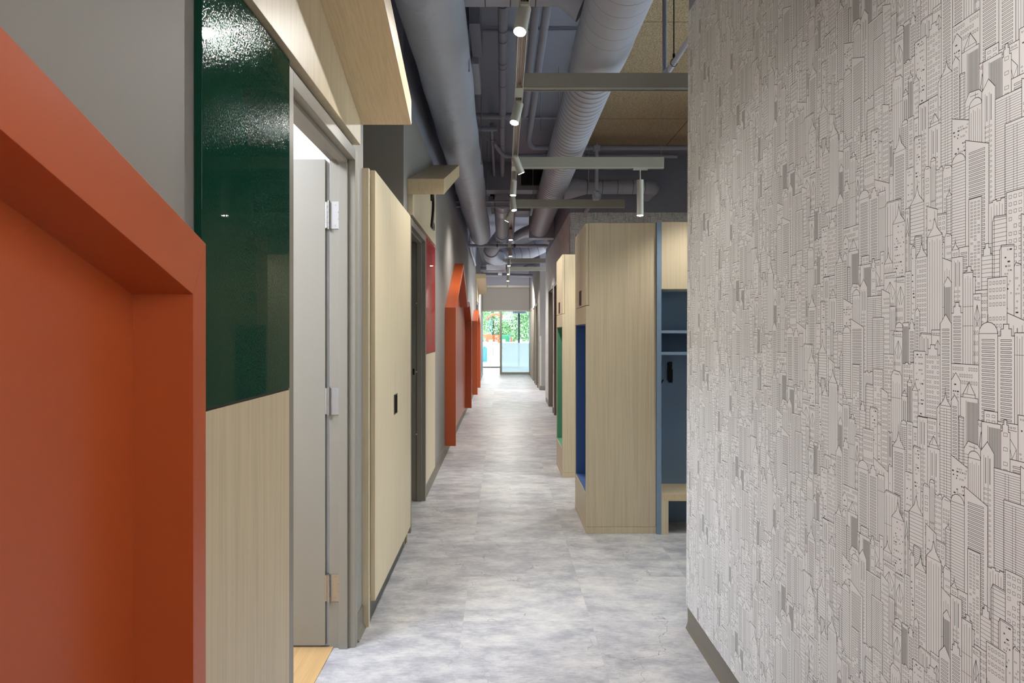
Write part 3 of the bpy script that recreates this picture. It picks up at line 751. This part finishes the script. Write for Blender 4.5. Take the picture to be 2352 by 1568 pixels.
def bez(p, n):
    out = []; q = [Vector(a) for a in p]
    for i in range(n+1):
        a = i/n; out.append(q[0]*(1-a)**3+q[1]*3*a*(1-a)**2+q[2]*3*a*a*(1-a)+q[3]*a**3)
    return out
def segduct(t, pth, r, every, name='elbow'):
    m = MB()
    for i in range(every, len(pth)-1, every):
        a = pth[i]; d = (pth[i+1]-pth[i-1]).normalized()*.004; m.sweep([a-d, a+d], r+.003, 40, False)
    MB().sweep(pth, [r]*len(pth), 40).join(m, M['seam']).build(name, M['duct'], t)
segduct(t, bez(((MX, 13.1, MZ), (MX-.01, 13.4, MZ), (-.14, 13.45, 3.14), (-.215, 13.85, 3.04)), 12), .13, 4)
segduct(t, bez(((-.215, 13.85, 3.04), (-.27, 14.3, 2.98), (-.20, 14.7, 2.96), (-.03, 14.9, 3.0)), 14), .15, 2)
t = thing('cross_duct', (.3, 15.1, 3.2), 'grey segmented duct sweeping across beyond the ribbed duct', 'duct')
segduct(t, bez(((-.03, 14.95, 3.03), (.25, 15.1, 3.10), (.75, 15.2, 3.12), (1.35, 15.3, 3.66)), 16), .175, 2, 'duct_run')
MB().cyl((.17, 14.9, 3.3), (.17, 14.9, 3.72), .085, 32).build('riser', M['duct'], t)
t = thing('branch_duct', (.3, 12.6, 3.2), 'small angled grey duct leaving the end of the spiral duct', 'duct')
segduct(t, bez(((.55, 12.0, 3.2), (.45, 12.3, 3.2), (.33, 12.5, 3.18), (.26, 13.1, 3.2)), 10), .085, 3, 'duct_run')
# branch towards the cloakroom and cross branch overhead
t = thing('branch_duct', (1.3, 8.7, 3.21), 'grey branch duct running over the lockers to the cloakroom wall', 'duct')
D = MB().sweep([(RD[0]+.14, 8.75, 3.21), (.85, 8.75, 3.21), (1.05, 8.72, 3.21), (1.06, 8.72, 3.21), (1.78, 8.72, 3.21), (1.86, 8.74, 3.21), (1.90, 8.82, 3.21), (1.91, 9.22, 3.21)], [.15, .14, .092, .088, .088, .088, .088, .088], 36)
m = MB()
for x in (1.06, 1.25, 1.44, 1.63, 1.78): m.sweep([(x-.003, 8.72, 3.21), (x+.003, 8.72, 3.21)], .0895, 36, False)
D.join(m, M['seam']).build('duct_run', M['duct'], t)
t = thing('branch_duct', (0, 4.05, 3.32), 'grey duct crossing overhead between the two large ducts', 'duct')
D = MB().sweep([(-.27, 4.16, 3.43), (.36, 4.16, 3.43), (.50, 4.16, 3.36)], [.10, .10, .13], 36)
m = MB()
for x in (-.1, .05, .2, .36): m.sweep([(x-.003, 4.16, 3.43), (x+.003, 4.16, 3.43)], .1012, 36, False)
D.join(m, M['seam']).build('duct_run', M['duct'], t)

# ------------------------------------------------------------------ pipes
def pipe(pts, r, label, name='ceiling_pipe', bands=(), rnd=.06, group='painted pipes under the ceiling'):
    t = MB().sweep(arc(pts, rnd) if len(pts) > 2 else pts, r, 18).build(name, M['duct'] if pts[0][1] > 12 else M['slate'])
    tag(t, label, 'pipe', group)
    for (a, b) in bands:
        MB().sweep([a, b], r+.003, 18, False).build('band', M['seam'], t)
    return t
Z1 = H+2.2
bands = [((0, y, Z1), (0, y+.012, Z1)) for y in (4.55, 4.62, 5.0, 5.18, 5.6, 5.7, 6.1, 6.9, 7.3, 8.0)]
pipe([(.005, 3.2, Z1), (.005, 9.6, Z1)], .034, 'banded ceiling pipe running beside the light track', bands=[((.005, a[1], a[2]), (.005, b[1], b[2])) for a, b in bands])
pipe([(.228, 3.2, Z1), (.228, 7.0, Z1), (.06, 7.02, Z1), (-.65, 7.02, Z1)], .031, 'ceiling pipe that turns left in front of the bulkhead')
pipe([(.305, 3.2, Z1+.02), (.305, 8.0, Z1+.02), (.35, 8.13, Z1-.02), (4.04, 8.13, Z1-.02)], .031, 'long ceiling pipe that turns right across the cloakroom wall')
pipe([(-.6, 7.25, Z1-.06), (-.05, 7.25, Z1-.06)], .026, 'short ceiling pipe just below the left-turning pipe')
pipe([(-.08, 7.9, Z1-.02), (-.08, 8.0, Z1-.02), (.02, 8.36, Z1-.06), (2.1, 8.36, Z1-.06)], .026, 'thin ceiling pipe close behind the long right-turning pipe')
pipe([(-.11, 7.3, Z1), (-.11, 9.6, Z1)], .020, 'thin ceiling pipe left of the banded pipe', bands=[((-.11, 7.8, Z1), (-.11, 7.83, Z1))])
pipe([(.17, 7.3, Z1), (.17, 8.2, Z1)], .022, 'short ceiling stub pipe between light track and long pipe')
for y, z, lb in ((5.4, CZ-.03, 'nearest thin conduit crossing the ceiling'), (7.55, CZ-.04, 'second thin conduit crossing the ceiling'), (9.55, 3.19, 'upper of two thin pipes crossing under the bulkhead'), (9.75, 3.155, 'lower of two thin pipes crossing under the bulkhead')):
    pipe([(-.64, y, z), (.88, y, z)], .014 if z > 3.3 else .013, lb)
pipe([(-.64, 13.3, 3.06), (.88, 13.3, 3.06)], .03, 'fat pipe crossing in front of the sweeping duct', bands=[((.22, 13.3, 3.06), (.26, 13.3, 3.06)), ((-.1, 13.3, 3.06), (-.08, 13.3, 3.06))])
pipe([(-.55, 12.6, 3.3), (-.62, 13.6, 3.08), (-.63, 16.2, 2.98)], .03, 'pale pipe sloping along the upper left wall', rnd=.2)
pipe([(.20, 11.0, 3.40), (.20, 12.2, 3.2), (.19, 13.1, 3.12)], .018, 'thin drop pipe beside the light track', rnd=.2)
pipe([(-.6, 19.5, 3.2), (.6, 19.5, 3.2), (.72, 19.5, 3.28), (.9, 19.5, 3.28)], .06, 'thick pale pipe crossing near the far wall', bands=[((-.38, 19.5, 3.2), (-.35, 19.5, 3.2)), ((-.07, 19.5, 3.2), (-.04, 19.5, 3.2))])
pipe([(-.62, 20.6, 3.14), (.9, 20.6, 3.10)], .05, 'thick pale pipe closest to the far wall')
# sprinkler main over the cloakroom
t = thing('sprinkler_pipe', (1.12, 4.7, 3.14), 'grey sprinkler pipe with drop from the wood-wool ceiling beside the partition', 'pipe')
MB().cyl((1.11, 4.75, 3.66), (1.11, 4.75, 3.16), .0165, 18).build('drop_pipe', M['slate'], t)
m = MB().sweep([(1.125, 4.72, 3.14), (1.125, .5, 3.14)], .0165, 18); m.build('main_pipe', M['duct'], t)
MB().cyl((1.112, 4.78, 3.145), (1.125, 4.68, 3.14), .026, 18).build('elbow_fitting', M['duct'], t)
m = MB().cyl((1.125, 4.56, 3.66), (1.125, 4.56, 3.18), .004, 8).cyl((1.125, 4.56, 3.20), (1.125, 4.56, 3.175), .009, 8); m.sweep([(1.125+.021*math.cos(a), 4.56, 3.143+.025*math.sin(a)) for a in np.linspace(-math.pi/2, 1.5*math.pi, 20)], .0025, 8, False)
m.build('hanger', M['black'], t)
t = thing('sprinkler_valve', (1.10, 8.0, 3.0), 'grey valve on a vertical pipe above the third channel', 'valve')
MB().cyl((1.105, 8.13, 3.52), (1.105, 8.13, 3.02), .022, 18).build('drop_pipe', M['duct'], t)
m = MB().cyl((1.105, 8.18, 2.985), (1.105, 8.09, 2.985), .050, 24).cyl((1.105, 8.09, 2.985), (1.105, 8.075, 2.985), .03, 20)
for k in range(4): a = k*math.pi/2+.78; m.cyl((1.105+.045*math.cos(a), 8.2, 2.985+.045*math.sin(a)), (1.105+.045*math.cos(a), 8.07, 2.985+.045*math.sin(a)), .012, 10)
m.build('valve_body', M['duct'], t); MB().cyl((1.105, 8.15, 2.986), (1.105, 9.22, 2.986), .026, 18).build('outlet_pipe', M['duct'], t)
MB().box(1.07, 1.14, 8.08, 8.16, 3.50, 3.56).cyl((1.105, 8.12, 3.56), (1.105, 8.12, 3.6), .012, 10).build('bracket', M['duct'], t)

# boxes, grille, units in the ceiling
t = MB().box(-.232, -.155, 4.9, 5.5, 3.55, CZ-.002).build('cable_box', M['slate'], bevel=.002); tag(t, 'dark slate box above the ceiling beside the wrapped duct', 'box')
t = thing('junction_box', (-.22, 5.7, 3.45), 'small pale grey box with white clip beside the wrapped duct', 'junction box')
MB().box(-.245, -.185, 5.5, 6.2, 3.5, 3.60).build('housing', M['duct'], t, bevel=.002); MB().box(-.262, -.246, 5.75, 5.83, 3.49, 3.53).build('clip', M['white'], t, bevel=.002)
MB().cyl((-.215, 5.85, 3.6), (-.215, 5.85, CZ), .004, 8).build('rod', M['steel'], t)
t = thing('ceiling_grille', (.4, 9.6, 3.5), 'dark square return grille on the bulkhead', 'grille')
MB().box(.235, .262, 9.595, 9.618, 3.40, 3.72).box(.262, .60, 9.595, 9.618, 3.40, 3.42).box(.262, .60, 9.595, 9.618, 3.70, 3.72).box(.60, .62, 9.595, 9.618, 3.40, 3.72).build('grille_frame', M['taupe'], t)
m = MB()
for k in range(22): m.box(.262, .60, 9.60, 9.612, 3.424+k*.0126, 3.430+k*.0126)
for k in range(16): m.box(.27+k*.021, .273+k*.021, 9.598, 9.6, 3.42, 3.70)
m.build('louvres', M['grille'], t); MB().box(.262, .60, 9.612, 9.617, 3.42, 3.70).build('backing', M['black'], t)
t = tag(MB().box(.13, .62, 10.6, 11.3, 3.42, 3.60).build('ceiling_unit', M['duct'], bevel=.003), 'pale ventilation box behind the bulkhead grille', 'ventilation box')
t = tag(MB().box(.09, .48, 11.6, 12.2, 3.42, 3.56).build('ceiling_unit', M['duct'], bevel=.003), 'pale ventilation box beyond the angled branch duct', 'ventilation box')
t = thing('air_unit', (-.15, 17.2, 2.96), 'white ceiling air unit hanging over the far corridor', 'air conditioner')
MB().box(-.385, .09, 17.0, 17.7, 2.945, 3.075).build('casing', M['white'], t, bevel=.01); MB().box(-.385, .07, 17.05, 17.7, 2.93, 2.944).build('intake', M['slate'], t)
MB().box(-.10, .0, 17.4, 17.9, 2.885, 2.925).build('drip_tray', M['white'], t)
for x in (-.36, .05): MB().cyl((x, 17.2, 3.07), (x, 17.2, CZ), .006, 8).build('rod', M['steel'], t)
t = tag(MB().box(.86, .899, 13.1, 14.1, 3.10, 3.33).build('wall_register', M['white'], bevel=.003), 'white register on the corridor wall under the box-ended duct', 'vent')
t = tag(MB().box(-.18, -.12, 10.6, 11.9, 3.42, 3.70).build('cable_box', M['post'], bevel=.003), 'dark upright box between the wrapped and ribbed ducts', 'box')
t = tag(MB().box(-.20, -.13, 10.35, 10.5, 3.35, 3.42).build('junction_box', M['duct'], bevel=.003), 'pale junction box left of the ribbed duct collar', 'junction box')
# hanging rods
for (px, ya, y_, zt, zb, lb) in ((1077.5, 0, 4.6, CZ, 3.1, 'steel rod hanging at the wrapped duct, nearest'), (1105, 0, 6.9, CZ, 3.05, 'steel rod hanging right of the wrapped duct'), (1284, 0, 6.2, CZ, 3.3, 'steel rod hanging beside the spiral duct'),
                                 (1119, 0, 8.6, CZ, 3.1, 'steel rod beside the wrapped duct near the bulkhead'), (1224, 0, 9.3, CZ, 3.1, 'steel rod in front of the dark grille'), (1352, 0, 7.9, CZ, 3.0, 'steel rod right of the spiral duct'), (1242, 0, 6.6, CZ, 3.3, 'steel rod between the long pipe and spiral duct')):
    x = (px-CX)*y_/F; o = MB().cyl((x, y_, zt), (x, y_, zb), .0035, 8).cyl((x, y_, zb+.015), (x, y_, zb), .006, 8).build('hanger_rod', M['slate']); tag(o, lb, 'rod', 'hanging rods under the ceiling')

# ------------------------------------------------------------------ track, channels, spotlights
ZT = 2.88
def tx(y): return .107+(y-4.36)*.0034
t = thing('light_track', (tx(8), 8, ZT), 'long pale light track running down the middle of the corridor', 'light track')
def run(ya, yb, dx0, dx1, z0, z1, nm, mat):
    xa, xb = tx(ya), tx(yb)
    MB().add([(xa+dx0, ya, z0), (xa+dx1, ya, z0), (xb+dx1, yb, z0), (xb+dx0, yb, z0), (xa+dx0, ya, z1), (xa+dx1, ya, z1), (xb+dx1, yb, z1), (xb+dx0, yb, z1)],
             [(0, 3, 2, 1), (4, 5, 6, 7), (0, 1, 5, 4), (1, 2, 6, 5), (2, 3, 7, 6), (3, 0, 4, 7)]).build(nm, mat, t)
segs = [(-2.2, 2.9), (3.02, 4.28), (4.45, 6.28), (6.44, 8.28), (8.44, 10.1), (10.2, 12.9), (13.1, 20.9)]
for a, b in segs:
    run(a, b, -.024, -.019, ZT, ZT+.085, 'track_side', M['track']); run(a, b, .019, .024, ZT, ZT+.085, 'track_side', M['track'])
    run(a, b, -.019, .019, ZT+.03, ZT+.085, 'track_top', M['track'])
    run(a, b, -.016, -.012, ZT+.006, ZT+.03, 'conductor', M['copper']); run(a, b, .012, .016, ZT+.006, ZT+.03, 'conductor', M['copper']); run(a, b, -.003, .003, ZT+.02, ZT+.03, 'conductor', M['copper'])
for a, b in zip(segs, segs[1:]): run(a[1], b[0], -.026, .026, ZT-.002, ZT+.087, 'coupler', M['track'])
m = MB()
for y in (2.2, 5.4, 7.4, 9.6, 12.5, 16, 20): m.cyl((tx(y), y, ZT+.08), (tx(y), y, CZ), .0015, 6)
m.build('suspension_wire', M['steel'], t)
chan = [(4.30, 2.35), (6.34, 1.473), (8.33, 1.468), (14.75, 1.3), (16.6, 1.3)]
names = ['long channel beam nearest, running behind the papered partition', 'channel beam that carries the hanging cylinder lamp', 'channel beam in front of the valve', 'distant channel beam under the sweeping duct', 'farthest channel beam before the air unit']
for (y, x1), lb in zip(chan, names):
    t = thing('channel_beam', (.13, y, ZT), 'pale grey '+lb, 'channel', 'suspended grey channels branching off the track'); x0 = tx(y)+.026
    MB().box(x0, x1, y, y+.006, ZT+.012, ZT+.10).box(x0, x1, y+.040, y+.046, ZT+.0, ZT+.10).box(x0, x1, y+.006, y+.04, ZT+.05, ZT+.10).box(x1, x1+.003, y, y+.046, ZT, ZT+.10).build('channel_body', M['beam'], t, bevel=.001)
    MB().box(x0, x1, y, y+.006, ZT, ZT+.010).build('lower_lip', M['track'], t)
    m = MB().cyl((x1-.02, y+.02, ZT+.1), (x1-.02, y+.02, CZ-.01), .0015, 6); m.build('suspension_wire', M['steel'], t)
def lamp(name, loc, direction, watts, size, blend=.5, radius=.03, parent=None, col=(1, .965, .92)):
    ld = bpy.data.lights.new(name, 'SPOT'); ld.energy = watts; ld.spot_size = math.radians(size); ld.spot_blend = blend; ld.shadow_soft_size = radius; ld.color = col
    o = bpy.data.objects.new(name, ld); COL.objects.link(o); o.rotation_mode = 'QUATERNION'
    o.rotation_quaternion = Vector(direction).to_track_quat('-Z', 'Y')
    o.location = Vector(loc)-(parent.location if parent else Vector((0, 0, 0)))
    if parent: o.parent = parent
    return o
for PX, PY, lb in ((1.262, 6.363, 'slim white cylinder lamp hanging over the lockers'), (1.34, 4.323, 'slim white cylinder lamp added unseen behind the partition to brighten the nearest cabinet')):  # second lamp is added out of view to brighten the cabinet side
    t = thing('pendant_lamp', (PX, PY, 2.449), lb, 'pendant lamp')
    MB().cyl((PX, PY, 2.452), (PX, PY, 2.775), .0305, 32).build('lamp_shade', M['track'], t)
    MB().cyl((PX, PY, 2.449), (PX, PY, 2.453), .027, 32).build('lens', M['lens'], t)
    MB().cyl((PX, PY, 2.775), (PX, PY, 2.875), .005, 10).build('stem', M['track'], t)
    MB().box(PX-.062, PX+.068, PY-.018, PY+.018, 2.868, 2.879).build('adapter', M['track'], t)
    lamp('pendant_light', (PX, PY, 2.44), (0, 0, -1), SPOT_W*(.42 if PY < 5 else .8), 116 if PY < 5 else 120, .6, .04, parent=t)
spots = [(-1.6, (.9, .3, -1)), (-.1, (.9, .42, -1)), (3.23, (-.18, -.42, -1)), (4.57, (-.22, -.3, -1)), (5.95, (.45, .25, -1)), (6.86, (-.05, -.05, -1)), (7.72, (.12, -.2, -1)), (8.5, (-.55, .2, -1)),
         (10.1, (0, -.1, -1)), (12.2, (.1, 0, -1)), (13.9, (.0, -.1, -1)), (15.9, (.0, -.22, -1)), (17.9, (0, -.22, -1)), (20.1, (0, .45, -1))]
where = ['behind the viewer', 'over the viewer', 'largest spotlight of the track, tilted towards the open door', 'spotlight just past the nearest channel beam', 'spotlight tilted right under the second channel beam',
         'upright spotlight between the second and third channel beams', 'spotlight glaring just at the third channel beam', 'unlit-looking spotlight turned left beside the ribbed duct', 'spotlight in front of the ribbed duct end',
         'spotlight over the orange double gable', 'spotlight beside the first distant channel beam', 'first of the three closely spaced far spotlights', 'middle one of the three closely spaced far spotlights', 'spotlight nearest the far glass screen']
for i, ((y, d), w_) in enumerate(zip(spots, where)):
    d = Vector(d).normalized(); x = tx(y); pivot = Vector((x, y, ZT-.012)); a0 = pivot-d*.01; a1 = pivot+d*.135
    t = thing('track_spotlight', (x, y, ZT-.02), 'pale grey '+w_ if 'spot' in w_ else 'pale grey track spotlight '+w_, 'spotlight', 'spotlights on the corridor track')
    MB().sweep([a0, a1-d*.002, a1], [.031, .031, .0295], 32).build('lamp_body', M['track'], t)
    MB().cyl(a1-d*.0015, a1+d*.001, .0265, 32).build('lens', M['lens'], t)
    MB().box(x-.018, x+.018, y-.055, y+.055, ZT-.010, ZT+.002).cyl((x, y, ZT-.03), (x, y, ZT), .008, 12).build('adapter', M['track'], t)
    lamp('spot_light', a1+d*.004, d, SPOT_W*(6.5 if y > 19 else 2.4 if y > 15 else 1.6 if y > 11 else .7 if 5 < y < 6.5 else 3.6 if y < 0 else 1), 172 if y > 19 else 150 if y > 15 else 96 if y < 0 else 124, .3 if y > 19 else .8, .025, t)

# ------------------------------------------------------------------ far glass screen and facade
g = sroot('window_1', (0, YF, 0), 'framed glass screen with frosted lower band at the corridor end')
m = MB(); z1 = 2.21
m.box(-.70, -.67, YF-.02, YF+.06, 0, z1)
m.box(-.67, .96, YF-.02, YF+.06, z1-.055, z1)
m.box(-.075, 0.0, YF-.02, YF+.06, 0, z1-.055)
m.box(.94, 1.0, YF-.02, YF+.06, 0, z1-.055)
m.box(0.0, .94, YF-.02, YF+.06, 0, .075)
m.build('window_frame', M['taupe'], g, bevel=.003)
MB().box(0, .94, YF+.015, YF+.023, .075, z1-.055).build('pane', M['glass'], g)
MB().box(.003, .937, YF+.010, YF+.0135, .078, 1.08).build('frosted_film', M['film'], g)
g = sroot('window_2', (0, 28.72, 0), 'outer glass facade behind the screen')
MB().box(-2.1, 2.3, 28.68, 28.76, 0, .05).box(-2.1, 2.3, 28.68, 28.76, 2.75, 2.9).box(-2.1, -2.0, 28.68, 28.76, .05, 2.75).box(2.2, 2.3, 28.68, 28.76, .05, 2.75).build('window_frame', M['taupe'], g)
MB().box(-2.0, 2.2, 28.715, 28.722, .05, 2.75).build('pane', M['glass'], g)

# ------------------------------------------------------------------ outside
struct(MB().box(-30, 30, 28.76, 90, -.15, -.02).build('ground', M['paving']))
t = thing('patio_heater', (.715, 29.5, -.02), 'dark post with a wide trapezoid top outside the glass', 'patio heater')
MB().box(.675, .755, 29.46, 29.54, -.02, 2.26).build('pole', M['post'], t)
MB().add([(.715+sx*w, 29.5+sy*w, z) for w, z in ((.31, 2.26), (.26, 2.36)) for sx, sy in ((-1, -1), (1, -1), (1, 1), (-1, 1))], [(0, 3, 2, 1), (4, 5, 6, 7), (0, 1, 5, 4), (1, 2, 6, 5), (2, 3, 7, 6), (3, 0, 4, 7)]).build('reflector', M['post'], t)
t = thing('picket_fence', (0, 35.8, -.02), 'white board fence of uneven heights outside the glass', 'fence')
rngf = random.Random(3); m = MB(); x = -3.4
while x < 5.5:
    w = rngf.choice((.12, .16, .2)); h = rngf.uniform(.98, 1.06)+(0 if x > 0 else -.06)+(.12 if rngf.random() < .2 else 0); m.box(x, x+w, 35.8, 35.83, -.02, h); x += w+rngf.choice((.012, .02, .035))
m.build('pickets', M['fence'], t); MB().box(-3.4, 5.5, 35.83, 35.88, .2, .3).box(-3.4, 5.5, 35.83, 35.88, .75, .85).build('rail', M['fence'], t)
t = thing('storage_box', (-.9, 35.2, -.02), 'teal upright play box in front of the white fence', 'play box')
MB().box(-1.05, -.76, 35.1, 35.4, -.02, .70).build('box_body', M['teal'], t); MB().box(-.98, -.82, 35.08, 35.1, .1, .62).build('box_front', M['pblue'], t); MB().box(-.95, -.82, 35.2, 35.3, .70, .76).build('knob', M['pblue'], t)
t = thing('play_tower', (-.1, 38.5, -.02), 'playground tower with an arched orange roof and blue posts', 'playground tower', )
for px in (1123, 1128.3, 1151.3): x = (px-CX)*38.2/F; MB().cyl((x, 38.2 if px != 1128.3 else 38.9, -.02), (x, 38.2 if px != 1128.3 else 38.9, 2.3), .022, 12).build('post', M['pblue'], t)
pts = [(-.84+1.0*k/12, 2.27+.26*math.sin(math.pi*k/12)) for k in range(13)]
MB().prism_y([(a-.0, b) for a, b in pts]+[(a*1.0, b-.10) for a, b in pts[::-1]], 37.9, 39.2).build('arched_roof', M['porange'], t, bevel=.01)
MB().prism_y([(-1.0, .2), (-.55, .2), (-.50, 1.3), (-.62, 1.42), (-1.05, 1.35), (-.84, 1.05), (-.76, .6)], 37.8, 38.0).build('slide_hood', M['porange'], t, bevel=.02)
m = MB()
for k in range(7): m.box(-.47+k*.06, -.435+k*.06, 38.1, 38.13, .86, 1.33)
m.box(-.48, .0, 38.1, 38.14, 1.31, 1.36); m.build('slatted_railing', M['porange'], t)
MB().box(-.02, .40, 38.1, 38.2, .6, 1.35).build('climbing_panel', M['pgreen'], t, bevel=.05)
MB().prism_y([(.40, .6), (.56, .6), (.56, 1.2), (.50, 1.26), (.44, 1.1)], 38.1, 38.2).build('arched_ladder', M['porange'], t)
MB().box(.44, .47, 37.9, 38.0, .6, 1.42).build('post', M['pblue'], t)
rt = random.Random(5)
def tree(x, y, h, r, mat, lb):
    t = thing('leafy_tree', (x, y, -.02), lb, 'tree', 'trees behind the playground')
    MB().cyl((x, y, -.02), (x, y, h*.5), .12, 10, .07).build('trunk', M['bark'], t)
    m = MB(); vs, fs = [], []
    for i in range(14000):
        th, ph = rt.uniform(0, 2*math.pi), math.acos(rt.uniform(-1, 1)); q = rt.uniform(.6, 1.0)*(1+.22*math.sin(3*th+x)*math.sin(4*ph))
        c = Vector((x+r*q*math.sin(ph)*math.cos(th), y+r*.7*q*math.sin(ph)*math.sin(th), h*.5+h*.5*q*math.cos(ph)))
        a = Vector((rt.gauss(0, 1), rt.gauss(0, 1), rt.gauss(0, 1))).normalized()*.05; b = a.cross(Vector((rt.gauss(0, 1), rt.gauss(0, 1), rt.gauss(0, 1)))).normalized()*.03
        o = len(vs); vs += [c-a, c+b, c+a, c-b]; fs.append((o, o+1, o+2, o+3))
    m.add(vs, fs); m.build('foliage', mat, t)
for x, y, h, r, mt, lb in ((-2.4, 45, 5.2, 2.0, 'leaf', 'pale green tree behind the orange slide'), (-.6, 47, 6.0, 2.0, 'leaf2', 'darker green tree behind the arched roof'), (1.1, 45, 5.4, 1.7, 'leaf', 'pale leafy tree behind the post, middle'),
                           (2.5, 46, 5.6, 1.8, 'leaf2', 'deep green tree at the right edge of the glass'), (.3, 52, 7.5, 2.6, 'leaf2', 'taller deep green tree farther back'), (-3.6, 52, 7.5, 2.6, 'leaf', 'tall pale tree farther back left of the tower'), (3.9, 52, 7.6, 2.6, 'leaf', 'tall pale tree farther back right of the post')):
    tree(x, y, h, r, M[mt], lb)
